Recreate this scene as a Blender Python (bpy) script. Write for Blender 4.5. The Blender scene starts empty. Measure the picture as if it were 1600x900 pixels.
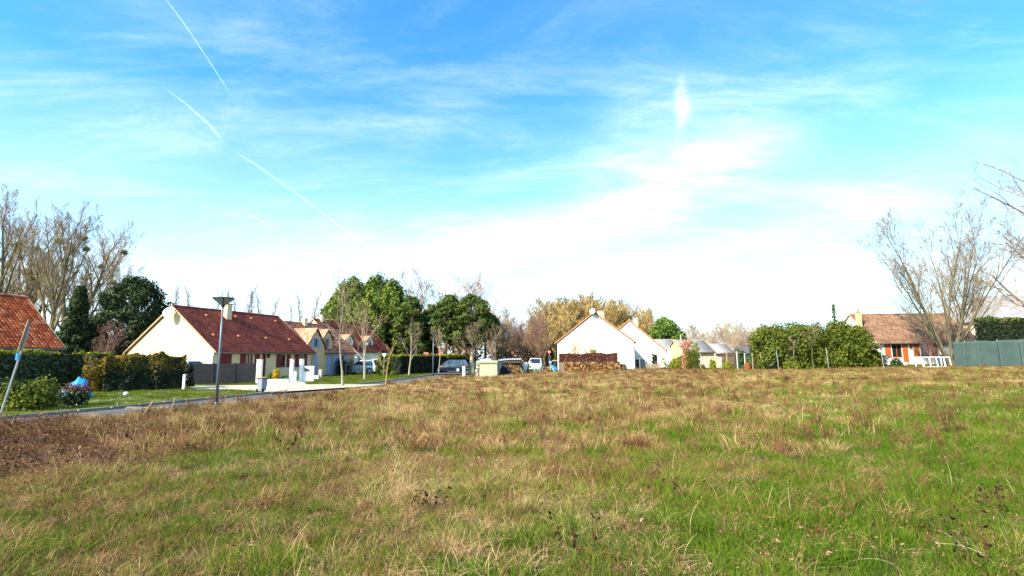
import bpy, math, random
import numpy as np
from mathutils import Vector, Matrix, Euler
PI = math.pi
R = math.radians
SC = bpy.context.scene
COL = SC.collection
random.seed(7)

# ---------------------------------------------------------------- camera
EYE = 1.65
cam_d = bpy.data.cameras.new('camera')
cam = bpy.data.objects.new('camera', cam_d)
COL.objects.link(cam)
cam_d.sensor_width = 36
cam_d.lens = 18.0
cam_d.clip_start = 0.05
cam_d.clip_end = 60000
cam.matrix_world = (Matrix.Translation((0, 0, EYE)) @ Matrix.Rotation(R(90 + 7.83), 4, 'X')
                    @ Matrix.Rotation(R(-0.43), 4, 'Z'))
SC.camera = cam

# ---------------------------------------------------------------- sky, sun, exposure
SUN_EL = 36.0
_sh = Vector((-0.72, -0.69)).normalized()
SUN = Vector((_sh.x * math.cos(R(SUN_EL)), _sh.y * math.cos(R(SUN_EL)), math.sin(R(SUN_EL))))
world = bpy.data.worlds.new('World')
SC.world = world
world.use_nodes = True
nt = world.node_tree
nt.nodes.clear()
def N(nt, t, **kw):
    n = nt.nodes.new(t)
    for k, v in kw.items():
        if k == 'inp':
            for a, b in v.items():
                n.inputs[a].default_value = b
        else:
            setattr(n, k, v)
    return n
def math_(nt, op, a, b=None, c=None, clamp=False):
    n = nt.nodes.new('ShaderNodeMath'); n.operation = op; n.use_clamp = clamp
    for i, v in enumerate((a, b, c)):
        if v is None: continue
        if isinstance(v, (int, float)): n.inputs[i].default_value = v
        else: nt.links.new(v, n.inputs[i])
    return n.outputs[0]
def sstep(nt, v, lo, hi, a=0.0, b=1.0):
    n = nt.nodes.new('ShaderNodeMapRange'); n.interpolation_type = 'SMOOTHSTEP'
    nt.links.new(v, n.inputs[0])
    for i, x in enumerate((lo, hi, a, b)): n.inputs[i + 1].default_value = x
    return n.outputs[0]
sky = N(nt, 'ShaderNodeTexSky', sky_type='NISHITA', sun_disc=False, sun_elevation=R(SUN_EL),
        sun_rotation=math.atan2(_sh.x, _sh.y), altitude=100, air_density=1.0, dust_density=0.6, ozone_density=1.0)
tc = N(nt, 'ShaderNodeTexCoord')
sep = N(nt, 'ShaderNodeSeparateXYZ'); nt.links.new(tc.outputs['Generated'], sep.inputs[0])
zc = math_(nt, 'MAXIMUM', sep.outputs[2], 0.0)
den = math_(nt, 'ADD', zc, 0.16)
px = math_(nt, 'DIVIDE', sep.outputs[0], den)
py = math_(nt, 'DIVIDE', sep.outputs[1], den)
cmb = N(nt, 'ShaderNodeCombineXYZ'); nt.links.new(px, cmb.inputs[0]); nt.links.new(py, cmb.inputs[1])
def cirrus(rot, sx, sy, scale, detail, rough, dist, lo, hi, seed):
    mp = N(nt, 'ShaderNodeMapping'); mp.inputs['Rotation'].default_value = (0, 0, R(rot))
    mp.inputs['Scale'].default_value = (sx, sy, 1); mp.inputs['Location'].default_value = (seed, seed * .7, 0)
    nt.links.new(cmb.outputs[0], mp.inputs[0])
    no = N(nt, 'ShaderNodeTexNoise', inp={'Scale': scale, 'Detail': detail, 'Roughness': rough, 'Distortion': dist})
    nt.links.new(mp.outputs[0], no.inputs['Vector'])
    return sstep(nt, no.outputs[0], lo, hi), no.outputs[0]
c_big, _ = cirrus(-20, .55, 1.0, .9, 6, .55, .3, .42, .78, 3.1)
c_str, n_str = cirrus(-26, .6, 1.5, 1.9, 10, .68, .6, .42, .80, 1.7)
c_fin, n_fin = cirrus(-34, 1.0, 2.6, 3.4, 12, .74, .8, .40, .75, 7.7)
AZ = math_(nt, 'ARCTAN2', sep.outputs[0], sep.outputs[1])
EL = math_(nt, 'ARCSINE', sep.outputs[2])
def bump(az, el, wa, we, tilt=0.0):
    # soft elliptical patch of cirrus at a bearing and height above the horizon (degrees)
    da = math_(nt, 'SUBTRACT', AZ, R(az)); de = math_(nt, 'SUBTRACT', EL, R(el))
    ct, st = math.cos(R(tilt)), math.sin(R(tilt))
    u = math_(nt, 'DIVIDE', math_(nt, 'ADD', math_(nt, 'MULTIPLY', da, ct), math_(nt, 'MULTIPLY', de, st)), R(wa))
    v = math_(nt, 'DIVIDE', math_(nt, 'SUBTRACT', math_(nt, 'MULTIPLY', de, ct), math_(nt, 'MULTIPLY', da, st)), R(we))
    q = math_(nt, 'ADD', math_(nt, 'POWER', u, 2.0), math_(nt, 'POWER', v, 2.0))
    return math_(nt, 'EXPONENT', math_(nt, 'MULTIPLY', q, -1.0))
def addm(a, b): return math_(nt, 'ADD', a, b)
def mulm(a, b): return math_(nt, 'MULTIPLY', a, b)
mask = mulm(c_big, 0.22)
mask = addm(mask, mulm(c_str, 0.20))
mask = addm(mask, mulm(mulm(c_fin, c_str), 0.22))
# the larger wisps of this sky: (bearing, height, width, thickness, tilt, strength)
for az, el, wa, we, ti, st in ((17, 18.0, 10, 2.8, 13, .55), (8, 14.5, 13, 2.2, 10, .30), (23, 21, 9, 5.5, 20, .35), (15, 24, 7, 4.5, 35, .20),
                               (13, 10.2, 9, .9, 9, .35), (-20, 24.5, 20, 1.8, 3, .30), (-33, 20.5, 10, 2.0, 5, .30), (22, 10.5, 5, .55, 14, .5),
                               (35, 14, 9, 2.2, 12, .3), (-8, 14, 16, 2.2, 4, .2)):
    b_ = bump(az, el, wa, we, ti)
    w_ = math_(nt, 'ADD', math_(nt, 'MULTIPLY', n_fin, 1.1), math_(nt, 'MULTIPLY', n_str, .9))
    w_ = sstep(nt, w_, .55, 1.45)
    mask = addm(mask, mulm(mulm(b_, w_), st))
# the small upright puff of cloud
pn = N(nt, 'ShaderNodeTexNoise', inp={'Scale': 26.0, 'Detail': 6.0, 'Roughness': .65}); nt.links.new(tc.outputs['Generated'], pn.inputs['Vector'])
pw = sstep(nt, pn.outputs[0], .34, .60)
mask = addm(mask, mulm(mulm(bump(19.6, 26.5, .62, 1.6, 2), pw), .75))
mask = addm(mask, mulm(mulm(bump(19.3, 24.2, .5, 1.6, -14), pw), .25))
# thin veil thickening with distance towards the horizon
veil = sstep(nt, EL, R(28), R(-3), 0.0, 0.74)
mask = math_(nt, 'ADD', mask, veil)
mask = math_(nt, 'MULTIPLY', mask, 1.0, clamp=True)
mix = N(nt, 'ShaderNodeMix', data_type='RGBA')
tn = N(nt, 'ShaderNodeMix', data_type='RGBA', blend_type='MULTIPLY'); tn.inputs[0].default_value = 1.0
nt.links.new(sky.outputs[0], tn.inputs[6]); tn.inputs[7].default_value = (0.46, 1.30, 1.68, 1)   # the camera's rendering of the blue
nt.links.new(mask, mix.inputs[0]); nt.links.new(tn.outputs[2], mix.inputs[6])
mix.inputs[7].default_value = (6.6, 7.4, 7.8, 1)
bg = N(nt, 'ShaderNodeBackground'); bg.inputs[1].default_value = 0.10
nt.links.new(mix.outputs[2], bg.inputs[0])
wo = N(nt, 'ShaderNodeOutputWorld'); nt.links.new(bg.outputs[0], wo.inputs[0])

sun_d = bpy.data.lights.new('sun', 'SUN'); sun_d.energy = 5.0; sun_d.angle = R(0.53); sun_d.color = (1.0, .92, .76)
sun_o = bpy.data.objects.new('sun', sun_d); COL.objects.link(sun_o)
sun_o.rotation_euler = (-SUN).to_track_quat('-Z', 'Y').to_euler()
sun_o.location = (0, 0, 60)
SC.view_settings.view_transform = 'Standard'
SC.view_settings.look = 'None'
SC.view_settings.exposure = 1.18
SC.view_settings.gamma = 1
SC.render.film_transparent = False
SC.cycles.use_denoising = True
SC.cycles.max_bounces = 6
SC.cycles.diffuse_bounces = 3
SC.cycles.transparent_max_bounces = 24
SC.cycles.sample_clamp_indirect = 6

# ---------------------------------------------------------------- helpers
def tag(o, label=None, cat=None, group=None, kind=None):
    if label: o['label'] = label
    if cat: o['category'] = cat
    if group: o['group'] = group
    if kind: o['kind'] = kind
    return o
def empty(name, loc, rz=0.0, label=None, cat=None, group=None):
    o = bpy.data.objects.new(name, None); COL.objects.link(o)
    o.location = loc; o.rotation_euler = (0, 0, rz); o.empty_display_size = .2
    return tag(o, label, cat, group)
def mesh_obj(name, V, F, mats, parent=None, mi=None, smooth=False, link=True):
    me = bpy.data.meshes.new(name)
    V = np.asarray(V, dtype=np.float32).reshape(-1, 3)
    if isinstance(F, np.ndarray):
        nf, k = F.shape
        me.vertices.add(len(V)); me.vertices.foreach_set('co', V.ravel())
        me.loops.add(nf * k); me.loops.foreach_set('vertex_index', F.astype(np.int32).ravel())
        me.polygons.add(nf); me.polygons.foreach_set('loop_start', np.arange(0, nf * k, k, dtype=np.int32))
        me.polygons.foreach_set('loop_total', np.full(nf, k, dtype=np.int32))
        me.update(calc_edges=True)
    else:
        me.from_pydata(V.tolist(), [], F); me.update()
    if not isinstance(mats, (list, tuple)): mats = [mats]
    for m in mats: me.materials.append(m)
    if mi is not None: me.polygons.foreach_set('material_index', np.asarray(mi, dtype=np.int32))
    if smooth: me.polygons.foreach_set('use_smooth', np.ones(len(me.polygons), dtype=bool))
    o = bpy.data.objects.new(name, me)
    if link: COL.objects.link(o)
    if parent is not None: o.parent = parent
    return o
class MB:
    def __init__(s): s.v = []; s.f = []
    def add(s, v, f):
        b = len(s.v); s.v.extend([tuple(p) for p in v]); s.f.extend([tuple(i + b for i in q) for q in f]); return s
    def box(s, x0, x1, y0, y1, z0, z1):
        return s.add([(x0, y0, z0), (x1, y0, z0), (x1, y1, z0), (x0, y1, z0), (x0, y0, z1), (x1, y0, z1), (x1, y1, z1), (x0, y1, z1)],
                     [(0, 3, 2, 1), (4, 5, 6, 7), (0, 1, 5, 4), (1, 2, 6, 5), (2, 3, 7, 6), (3, 0, 4, 7)])
    def bar(s, a, b, w, h=None, up=(0, 0, 1)):
        h = h or w; a = Vector(a); b = Vector(b); d = (b - a).normalized(); up = Vector(up)
        if abs(d.dot(up)) > .97: up = Vector((1, 0, 0))
        x = d.cross(up).normalized() * w / 2; y = x.cross(d).normalized() * h / 2
        return s.add([a - x - y, a + x - y, a + x + y, a - x + y, b - x - y, b + x - y, b + x + y, b - x + y],
                     [(3, 2, 1, 0), (4, 5, 6, 7), (0, 1, 5, 4), (1, 2, 6, 5), (2, 3, 7, 6), (3, 0, 4, 7)])
    def tube(s, pts, rads, n=6, cap=True):
        pts = [Vector(p) for p in pts]; b = len(s.v)
        if isinstance(rads, (int, float)): rads = [rads] * len(pts)
        ref = None
        for i, p in enumerate(pts):
            d = (pts[min(i + 1, len(pts) - 1)] - pts[max(i - 1, 0)])
            d = d.normalized() if d.length > 1e-9 else Vector((0, 0, 1))
            if ref is None: ref = Vector((1, 0, 0)) if abs(d.x) < .8 else Vector((0, 1, 0))
            x = (ref - d * ref.dot(d)).normalized(); ref = x; y = d.cross(x)
            for k in range(n):
                a = 2 * PI * k / n; q = p + (x * math.cos(a) + y * math.sin(a)) * rads[i]
                s.v.append((q.x, q.y, q.z))
        for i in range(len(pts) - 1):
            for k in range(n):
                s.f.append((b + i * n + k, b + i * n + (k + 1) % n, b + (i + 1) * n + (k + 1) % n, b + (i + 1) * n + k))
        if cap:
            s.f.append(tuple(b + k for k in range(n - 1, -1, -1))); s.f.append(tuple(b + (len(pts) - 1) * n + k for k in range(n)))
        return s
    def lathe(s, prof, n=16, c=(0, 0, 0)):
        b = len(s.v)
        for r, z in prof:
            for k in range(n):
                a = 2 * PI * k / n; s.v.append((c[0] + r * math.cos(a), c[1] + r * math.sin(a), c[2] + z))
        for i in range(len(prof) - 1):
            for k in range(n): s.f.append((b + i * n + k, b + i * n + (k + 1) % n, b + (i + 1) * n + (k + 1) % n, b + (i + 1) * n + k))
        s.f.append(tuple(b + k for k in range(n - 1, -1, -1))); s.f.append(tuple(b + (len(prof) - 1) * n + k for k in range(n)))
        return s
    def prism(s, poly, axis, a, b):
        # poly: 2D points; axis 'x','y','z' = extrusion axis
        m = len(poly)
        def P(p, t):
            return {'x': (t, p[0], p[1]), 'y': (p[0], t, p[1]), 'z': (p[0], p[1], t)}[axis]
        v = [P(p, a) for p in poly] + [P(p, b) for p in poly]
        f = [tuple(range(m))[::-1], tuple(range(m, 2 * m))] + [(i, (i + 1) % m, m + (i + 1) % m, m + i) for i in range(m)]
        return s.add(v, f)
    def build(s, name, mat, parent=None, smooth=False, bevel=0.0, loc=None, fix=True):
        o = mesh_obj(name, s.v, s.f, mat, parent, smooth=smooth)
        if fix:
            import bmesh
            bm = bmesh.new(); bm.from_mesh(o.data); bmesh.ops.recalc_face_normals(bm, faces=bm.faces); bm.to_mesh(o.data); bm.free()
        if bevel:
            m = o.modifiers.new('bevel', 'BEVEL'); m.width = bevel; m.segments = 2; m.limit_method = 'ANGLE'
        if loc: o.location = loc
        return o
def copy_tree(o, parent=None):
    c = o.copy(); COL.objects.link(c)
    if parent is not None:
        c.parent = parent
    for ch in o.children: copy_tree(ch, c)
    return c
def horizon(u): return 560 - (u - 800) * .0075
def XY(u, D): return ((u - 800) / 807 * D, D)
def ZV(u, v, D): return EYE + (horizon(u) - v) * D / 807
def sm(t):
    t = np.clip(t, 0, 1); return t * t * (3 - 2 * t)
def T(x, y):
    return float(TT(np.array([x]), np.array([y]))[0])
def TT(x, y):
    b = .36 * sm((x + 4) / 14) + .12 * sm((x - 20) / 25)
    und = (vnoise(x * .22, y * .22, 3) - .5) * .16 * sm((x + 9) / 6) * sm((60 - y) / 15)
    return sm((y - 15) / 38) * b + und
def vnoise(x, y, seed=0):
    x = np.asarray(x, dtype=np.float64) + 1000.0; y = np.asarray(y, dtype=np.float64) + 1000.0
    xi = np.floor(x).astype(np.int64); yi = np.floor(y).astype(np.int64)
    fx = x - xi; fy = y - yi; fx = fx * fx * (3 - 2 * fx); fy = fy * fy * (3 - 2 * fy)
    def h(a, b):
        n = (a * 374761393 + b * 668265263 + seed * 1442695041) & 0x7fffffff
        n = ((n ^ (n >> 13)) * 1274126177) & 0x7fffffff
        return ((n ^ (n >> 16)) & 0xffff) / 65535.0
    return (h(xi, yi) * (1 - fx) + h(xi + 1, yi) * fx) * (1 - fy) + (h(xi, yi + 1) * (1 - fx) + h(xi + 1, yi + 1) * fx) * fy
def fbm(x, y, seed=0, o=4):
    s = 0; a = .5; t = 0
    for i in range(o):
        s = s + a * vnoise(x * 2 ** i, y * 2 ** i, seed + i); t += a; a *= .55
    return s / t
def G(u, D, dz=0.0):
    x, y = XY(u, D); return (x, y, T(x, y) + dz)

# ---------------------------------------------------------------- materials
def mat(name, col, rough=.8, col2=None, scale=3.0, amt=.5, island=0.0, bump=0.0, bscale=40.0, metal=0.0, trans=0.0, spec=.25,
        tint=False, detail=5.0, coat=0.0):
    m = bpy.data.materials.new(name); m.use_nodes = True; t = m.node_tree; t.nodes.clear()
    bs = N(t, 'ShaderNodeBsdfPrincipled'); out = N(t, 'ShaderNodeOutputMaterial')
    bs.inputs['Roughness'].default_value = rough; bs.inputs['Metallic'].default_value = metal
    bs.inputs['Specular IOR Level'].default_value = spec; bs.inputs['Coat Weight'].default_value = coat
    tcn = N(t, 'ShaderNodeTexCoord')
    c = None
    rgb = N(t, 'ShaderNodeRGB'); rgb.outputs[0].default_value = (*col, 1); c = rgb.outputs[0]
    if col2 is not None:
        no = N(t, 'ShaderNodeTexNoise', inp={'Scale': scale, 'Detail': detail, 'Roughness': .6}); t.links.new(tcn.outputs['Object'], no.inputs['Vector'])
        f = sstep(t, no.outputs[0], .5 - .5 * amt * .8, .5 + .5 * amt * .8)
        if island:
            g = N(t, 'ShaderNodeNewGeometry')
            f = math_(t, 'ADD', math_(t, 'MULTIPLY', f, 1 - island), math_(t, 'MULTIPLY', g.outputs['Random Per Island'], island))
        mx = N(t, 'ShaderNodeMix', data_type='RGBA'); t.links.new(f, mx.inputs[0]); t.links.new(c, mx.inputs[6]); mx.inputs[7].default_value = (*col2, 1)
        c = mx.outputs[2]
    t.links.new(c, bs.inputs['Base Color'])
    sh = bs.outputs[0]
    if bump:
        bn = N(t, 'ShaderNodeTexNoise', inp={'Scale': bscale, 'Detail': 4.0}); t.links.new(tcn.outputs['Object'], bn.inputs['Vector'])
        bp = N(t, 'ShaderNodeBump'); bp.inputs['Strength'].default_value = bump; bp.inputs['Distance'].default_value = .02
        t.links.new(bn.outputs[0], bp.inputs['Height']); t.links.new(bp.outputs[0], bs.inputs['Normal'])
    if trans:
        tr = N(t, 'ShaderNodeBsdfTranslucent'); t.links.new(c, tr.inputs[0])
        ms = N(t, 'ShaderNodeMixShader'); ms.inputs[0].default_value = trans
        t.links.new(bs.outputs[0], ms.inputs[1]); t.links.new(tr.outputs[0], ms.inputs[2]); sh = ms.outputs[0]
    t.links.new(sh, out.inputs[0])
    return m
def ramp_mat(name, stops, rough=.8, attr=None, trans=0.0, island=True, mottled=0.0, mscale=1.0, spec=.3):
    # colour chosen per loose piece (and, if attr, shifted by an attribute stored on the scattered points)
    m = bpy.data.materials.new(name); m.use_nodes = True; t = m.node_tree; t.nodes.clear()
    bs = N(t, 'ShaderNodeBsdfPrincipled'); out = N(t, 'ShaderNodeOutputMaterial'); bs.inputs['Roughness'].default_value = rough
    bs.inputs['Specular IOR Level'].default_value = spec
    g = N(t, 'ShaderNodeNewGeometry'); f = g.outputs['Random Per Island']
    if attr:
        at = N(t, 'ShaderNodeAttribute', attribute_type='INSTANCER', attribute_name=attr)
        f = math_(t, 'ADD', math_(t, 'MULTIPLY', f, .42), math_(t, 'MULTIPLY', at.outputs['Fac'], .58))
    if mottled:
        tcn = N(t, 'ShaderNodeTexCoord'); no = N(t, 'ShaderNodeTexNoise', inp={'Scale': mscale, 'Detail': 4.0}); t.links.new(tcn.outputs['Object'], no.inputs['Vector'])
        f = math_(t, 'ADD', math_(t, 'MULTIPLY', f, 1 - mottled), math_(t, 'MULTIPLY', sstep(t, no.outputs[0], .3, .7), mottled))
    cr = N(t, 'ShaderNodeValToRGB'); t.links.new(f, cr.inputs[0])
    el = cr.color_ramp.elements
    while len(el) < len(stops): el.new(.5)
    for e, (p, c) in zip(el, stops): e.position = p; e.color = (*c, 1)
    t.links.new(cr.outputs[0], bs.inputs['Base Color'])
    sh = bs.outputs[0]
    if trans:
        tr = N(t, 'ShaderNodeBsdfTranslucent'); t.links.new(cr.outputs[0], tr.inputs[0])
        ms = N(t, 'ShaderNodeMixShader'); ms.inputs[0].default_value = trans
        t.links.new(bs.outputs[0], ms.inputs[1]); t.links.new(tr.outputs[0], ms.inputs[2]); sh = ms.outputs[0]
    t.links.new(sh, out.inputs[0])
    return m
K = {}
K['bark'] = mat('bark_grey', (.20, .155, .105), .9, (.09, .075, .05), 6, .8, bump=.5, bscale=18)
K['bark_moss'] = mat('bark_mossy', (.19, .165, .085), .9, (.09, .08, .05), 3, .8, bump=.5)
K['bark_yellow'] = mat('bark_lichen', (.38, .26, .05), .9, (.16, .12, .06), 7, .8, bump=.5)
K['bark_pale'] = mat('bark_pale', (.42, .36, .26), .9, (.22, .18, .12), 5, .8)
K['bark_dark'] = mat('bark_dark', (.05, .04, .03), .95, (.10, .08, .06), 5, .8)
K['twig'] = mat('twig_brown', (.34, .235, .13), .9, (.23, .16, .09), 1.5, .8)
K['twig_red'] = mat('twig_reddish', (.27, .135, .10), .9, (.17, .10, .08), 1.5, .8)
K['twig_gold'] = mat('twig_golden', (.50, .34, .12), .85, (.36, .25, .10), .6, .8)
K['twig_pale'] = mat('twig_pale', (.46, .33, .25), .85, (.34, .25, .19), .6, .8)
K['twig_grey'] = mat('twig_grey', (.44, .33, .28), .9, (.34, .26, .22), 1, .8)
K['cypress'] = ramp_mat('cypress_foliage', [(0, (.03, .06, .010)), (.5, (.11, .165, .018)), (1, (.29, .31, .03))], .7, trans=.15, mottled=.6, mscale=.5)
K['pine'] = ramp_mat('pine_foliage', [(0, (.020, .042, .010)), (.5, (.07, .105, .014)), (1, (.20, .22, .025))], .7, trans=.12, mottled=.5, mscale=.6)
K['dark_conifer'] = ramp_mat('dark_conifer_foliage', [(0, (.010, .022, .008)), (.6, (.030, .055, .012)), (1, (.09, .12, .018))], .75, trans=.06, mottled=.5, mscale=.7)
K['laurel'] = ramp_mat('laurel_leaves', [(0, (.010, .020, .006)), (.6, (.030, .050, .010)), (.93, (.06, .085, .014)), (1, (.15, .16, .05))], .42, trans=.10, spec=.5)
K['laurel_light'] = ramp_mat('laurel_light_leaves', [(0, (.03, .045, .006)), (.6, (.11, .135, .012)), (1, (.27, .27, .03))], .6, trans=.2, mottled=.45, mscale=.9, spec=.2)
K['laurel_bright'] = ramp_mat('evergreen_bright_leaves', [(0, (.04, .08, .01)), (.5, (.10, .17, .02)), (1, (.24, .29, .04))], .5, trans=.2, mottled=.5, mscale=.5)
K['hedge_dark'] = ramp_mat('dark_hedge_leaves', [(0, (.006, .011, .004)), (.7, (.013, .022, .006)), (1, (.045, .055, .012))], .7, trans=.05)
K['new_growth'] = ramp_mat('orange_new_growth', [(0, (.04, .05, .010)), (.45, (.20, .14, .018)), (.8, (.40, .24, .02)), (1, (.40, .11, .03))], .6, trans=.25, mottled=.6, mscale=.8)
K['red_leaf'] = ramp_mat('copper_leaves', [(0, (.035, .012, .008)), (.5, (.12, .034, .020)), (1, (.26, .09, .045))], .7, trans=.15)
K['yellow_flower'] = ramp_mat('yellow_blossom', [(0, (.35, .22, .01)), (1, (.85, .58, .02))], .6, trans=.25)
K['yellow_leaf'] = ramp_mat('yellow_green_leaves', [(0, (.10, .13, .01)), (1, (.42, .40, .02))], .6, trans=.25)
K['mistletoe'] = ramp_mat('mistletoe_leaves', [(0, (.10, .09, .01)), (1, (.30, .24, .03))], .7, trans=.2)
K['red_flower'] = ramp_mat('red_orange_leaves', [(0, (.35, .09, .02)), (1, (.65, .20, .06))], .7, trans=.2)
K['cream'] = mat('cream_render', (.84, .61, .36), .92, (.74, .52, .30), .9, .8, bump=.25, bscale=60)
K['white_wall'] = mat('white_render', (.84, .80, .70), .92, (.78, .73, .62), .8, .5, bump=.2, bscale=60)
K['white'] = mat('white_paint', (.82, .82, .80), .6, (.74, .74, .72), 4, .6)
K['beige_wall'] = mat('beige_render', (.70, .455, .245), .92, (.60, .38, .20), 1.0, .8, bump=.2, bscale=60)
K['yellow_wall'] = mat('ochre_render', (.80, .66, .30), .92, (.74, .60, .26), 1.5, .6, bump=.2)
K['pink_wall'] = mat('pinkish_block_wall', (.70, .50, .38), .92, (.62, .44, .33), 2, .6, bump=.2)
K['glass'] = mat('window_glass', (.018, .022, .026), .06, spec=.8)
K['red_paint'] = mat('dark_red_paint', (.20, .012, .016), .5, (.15, .010, .012), 5, .6)
K['orange_wood'] = mat('orange_stained_wood', (.46, .115, .030), .55, (.36, .085, .022), 5, .6)
K['blue_paint'] = mat('pale_blue_paint', (.30, .40, .62), .55, (.25, .34, .56), 5, .6)
K['zinc'] = mat('zinc_gutter', (.30, .30, .30), .45, (.22, .22, .22), 5, .6, metal=.6)
K['dark_metal'] = mat('dark_metal', (.03, .034, .036), .5, (.045, .05, .05), 8, .6)
K['grey_metal'] = mat('grey_painted_metal', (.16, .18, .21), .42, (.12, .14, .165), 6, .6, metal=.3)
K['galv'] = mat('galvanised_steel', (.42, .43, .43), .5, (.32, .33, .33), 9, .7, metal=.6)
K['charcoal'] = mat('charcoal_composite', (.042, .038, .038), .7, (.03, .028, .028), 3, .6)
K['wood'] = mat('weathered_wood', (.36, .26, .15), .9, (.22, .16, .10), 8, .8, bump=.3)
K['wood_dark'] = mat('old_wood', (.12, .075, .045), .9, (.07, .045, .03), 8, .8, bump=.3)
K['log'] = ramp_mat('split_log', [(0, (.06, .025, .012)), (.5, (.24, .10, .035)), (1, (.46, .24, .09))], .9)
K['concrete'] = mat('pale_concrete', (.50, .46, .40), .9, (.40, .37, .32), 4, .7, bump=.3)
K['kerb'] = mat('kerb_concrete', (.26, .24, .21), .9, (.17, .16, .14), 2, .8, bump=.3)
K['cabinet'] = mat('olive_beige_paint', (.46, .44, .27), .8, (.40, .39, .24), 1.6, .7, bump=.1)
K['cabinet_roof'] = mat('olive_roof_slab', (.38, .37, .24), .85, (.30, .29, .19), 3, .7, bump=.2)
K['black'] = mat('black_rubber', (.014, .014, .015), .7)
K['tarp'] = mat('blue_tarpaulin', (.02, .30, .75), .45, (.015, .22, .62), 3, .6)
K['teal_tarp'] = mat('green_shade_netting', (.080, .115, .095), .8, (.052, .085, .072), .9, .7, bump=.15, bscale=8)
K['bin_grey'] = mat('grey_bin_plastic', (.26, .27, .32), .5, (.22, .23, .28), 3, .6)
K['bin_green'] = mat('dark_green_plastic', (.010, .06, .045), .5, (.008, .045, .035), 3, .6)
K['tyre'] = mat('tyre', (.015, .015, .016), .8)
K['rim'] = mat('alloy_rim', (.5, .5, .5), .35, metal=.7)
K['car_glass'] = mat('car_glass', (.012, .016, .02), .04, spec=.9)
K['lamp_red'] = mat('red_lens', (.45, .015, .012), .25)
K['lamp_clear'] = mat('clear_lens', (.6, .6, .58), .15)
K['plastic_white'] = mat('white_cloth', (.85, .85, .85), .8, (.78, .78, .78), 3, .6)
K['corrug'] = mat('corrugated_sheet', (.50, .50, .53), .5, (.36, .35, .36), 2, .8, metal=.3)
K['roof_grey'] = mat('grey_roof_sheet', (.34, .31, .295), .9, (.24, .22, .21), .5, .9, bump=.2)
K['roof_dark'] = mat('dark_felt_roof', (.11, .105, .12), .85, (.08, .078, .09), 2, .8)
K['sign_red'] = mat('sign_red', (.75, .03, .03), .5)
K['tile_red'] = ramp_mat('dark_red_tiles', [(0, (.11, .020, .012)), (.5, (.22, .042, .026)), (1, (.32, .075, .042))], .85, mottled=.4, mscale=.8)
K['tile_orange'] = ramp_mat('mixed_orange_tiles', [(0, (.22, .04, .018)), (.35, (.46, .07, .018)), (.75, (.62, .12, .028)), (1, (.68, .24, .09))], .85)
K['tile_pink'] = ramp_mat('pinkish_tiles', [(0, (.20, .06, .04)), (.5, (.42, .15, .085)), (1, (.62, .30, .19))], .85)
K['tile_salmon'] = ramp_mat('salmon_tiles', [(0, (.38, .17, .10)), (.5, (.52, .27, .165)), (1, (.64, .40, .26))], .85)  # paler salmon tile mix for the wing and dormer roofs
K['tile_brown'] = ramp_mat('brown_tiles', [(0, (.14, .075, .045)), (.5, (.25, .135, .08)), (1, (.37, .215, .13))], .85, mottled=.3, mscale=.6)
K['verge'] = mat('verge_mortar', (.60, .42, .25), .9, (.45, .27, .15), 6, .7)
K['verge_orange'] = mat('orange_verge_tiles', (.62, .25, .10), .9, (.50, .18, .07), 6, .7)
# ---------------------------------------------------------------- ground
def grid_mesh(name, xs, ys, zf, m, **kw):
    X, Y = np.meshgrid(xs, ys); Z = zf(X, Y); nx = len(xs); ny = len(ys)
    V = np.stack([X, Y, Z], -1).reshape(-1, 3)
    i = np.arange(ny - 1)[:, None] * nx + np.arange(nx - 1)[None, :]
    F = np.stack([i, i + 1, i + nx + 1, i + nx], -1).reshape(-1, 4)
    o = mesh_obj(name, V, F, m, smooth=True); tag(o, **kw); return o
xs = np.concatenate([[-3000, -1500, -700, -300, -150, -90], np.arange(-60, 90, 1.0), [95, 110, 140, 200, 350, 700, 1500, 3000]])
ys = np.concatenate([[-600, -200, -60, -25], np.arange(-12, 70, 1.0), np.arange(72, 140, 6), [160, 220, 320, 500, 900, 1600, 3000]])
K['earth'] = mat('field_earth', (.10, .062, .028), 1.0, (.045, .048, .014), .55, .9, bump=.6, bscale=12, detail=9, spec=.02)
K['lawn'] = mat('lawn_turf', (.085, .115, .010), .95, (.13, .135, .016), .5, .9, bump=.6, bscale=20, detail=9)
K['asphalt'] = mat('asphalt', (.13, .115, .098), .92, (.095, .085, .074), 1.2, .8, bump=.4, bscale=90)
K['gravel'] = mat('pale_gravel', (.56, .47, .35), .95, (.46, .38, .27), 1.5, .8, bump=.7, bscale=60, detail=9)
grid_mesh('ground', xs, ys, TT, K['earth'], label='rough uncut field and the land around the houses', kind='structure')
KL = [(-22.0, -8), (-19.2, 0), (-16.4, 9), (-14.9, 14.5), (-13.8, 18), (-12.9, 22), (-11.9, 26), (-10.7, 31), (-9.4, 38), (-8.9, 43), (-8.0, 55), (-5.6, 75), (-3.5, 100)]
_ky = np.array([p[1] for p in KL], float); _kx = np.array([p[0] for p in KL], float)
def kx(y): return np.interp(y, _ky, _kx)
ROADW = 2.7
yy = np.arange(-8, 100, 1.0)
def strip(name, f0, f1, z, m, n=2, ys_=yy, **kw):
    V = []; F = []
    for i, y in enumerate(ys_):
        for k in range(n + 1):
            x = f0(y) + (f1(y) - f0(y)) * k / n; V.append((x, y, T(x, y) + z))
    for i in range(len(ys_) - 1):
        for k in range(n): a = i * (n + 1) + k; F.append((a, a + 1, a + n + 2, a + n + 1))
    o = mesh_obj(name, V, F, m, smooth=True); return tag(o, **kw)
strip('road', lambda y: kx(y), lambda y: kx(y) + ROADW, .012, K['asphalt'], 4, label='narrow grey asphalt lane along the field', kind='structure')
LZ = .10
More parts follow.
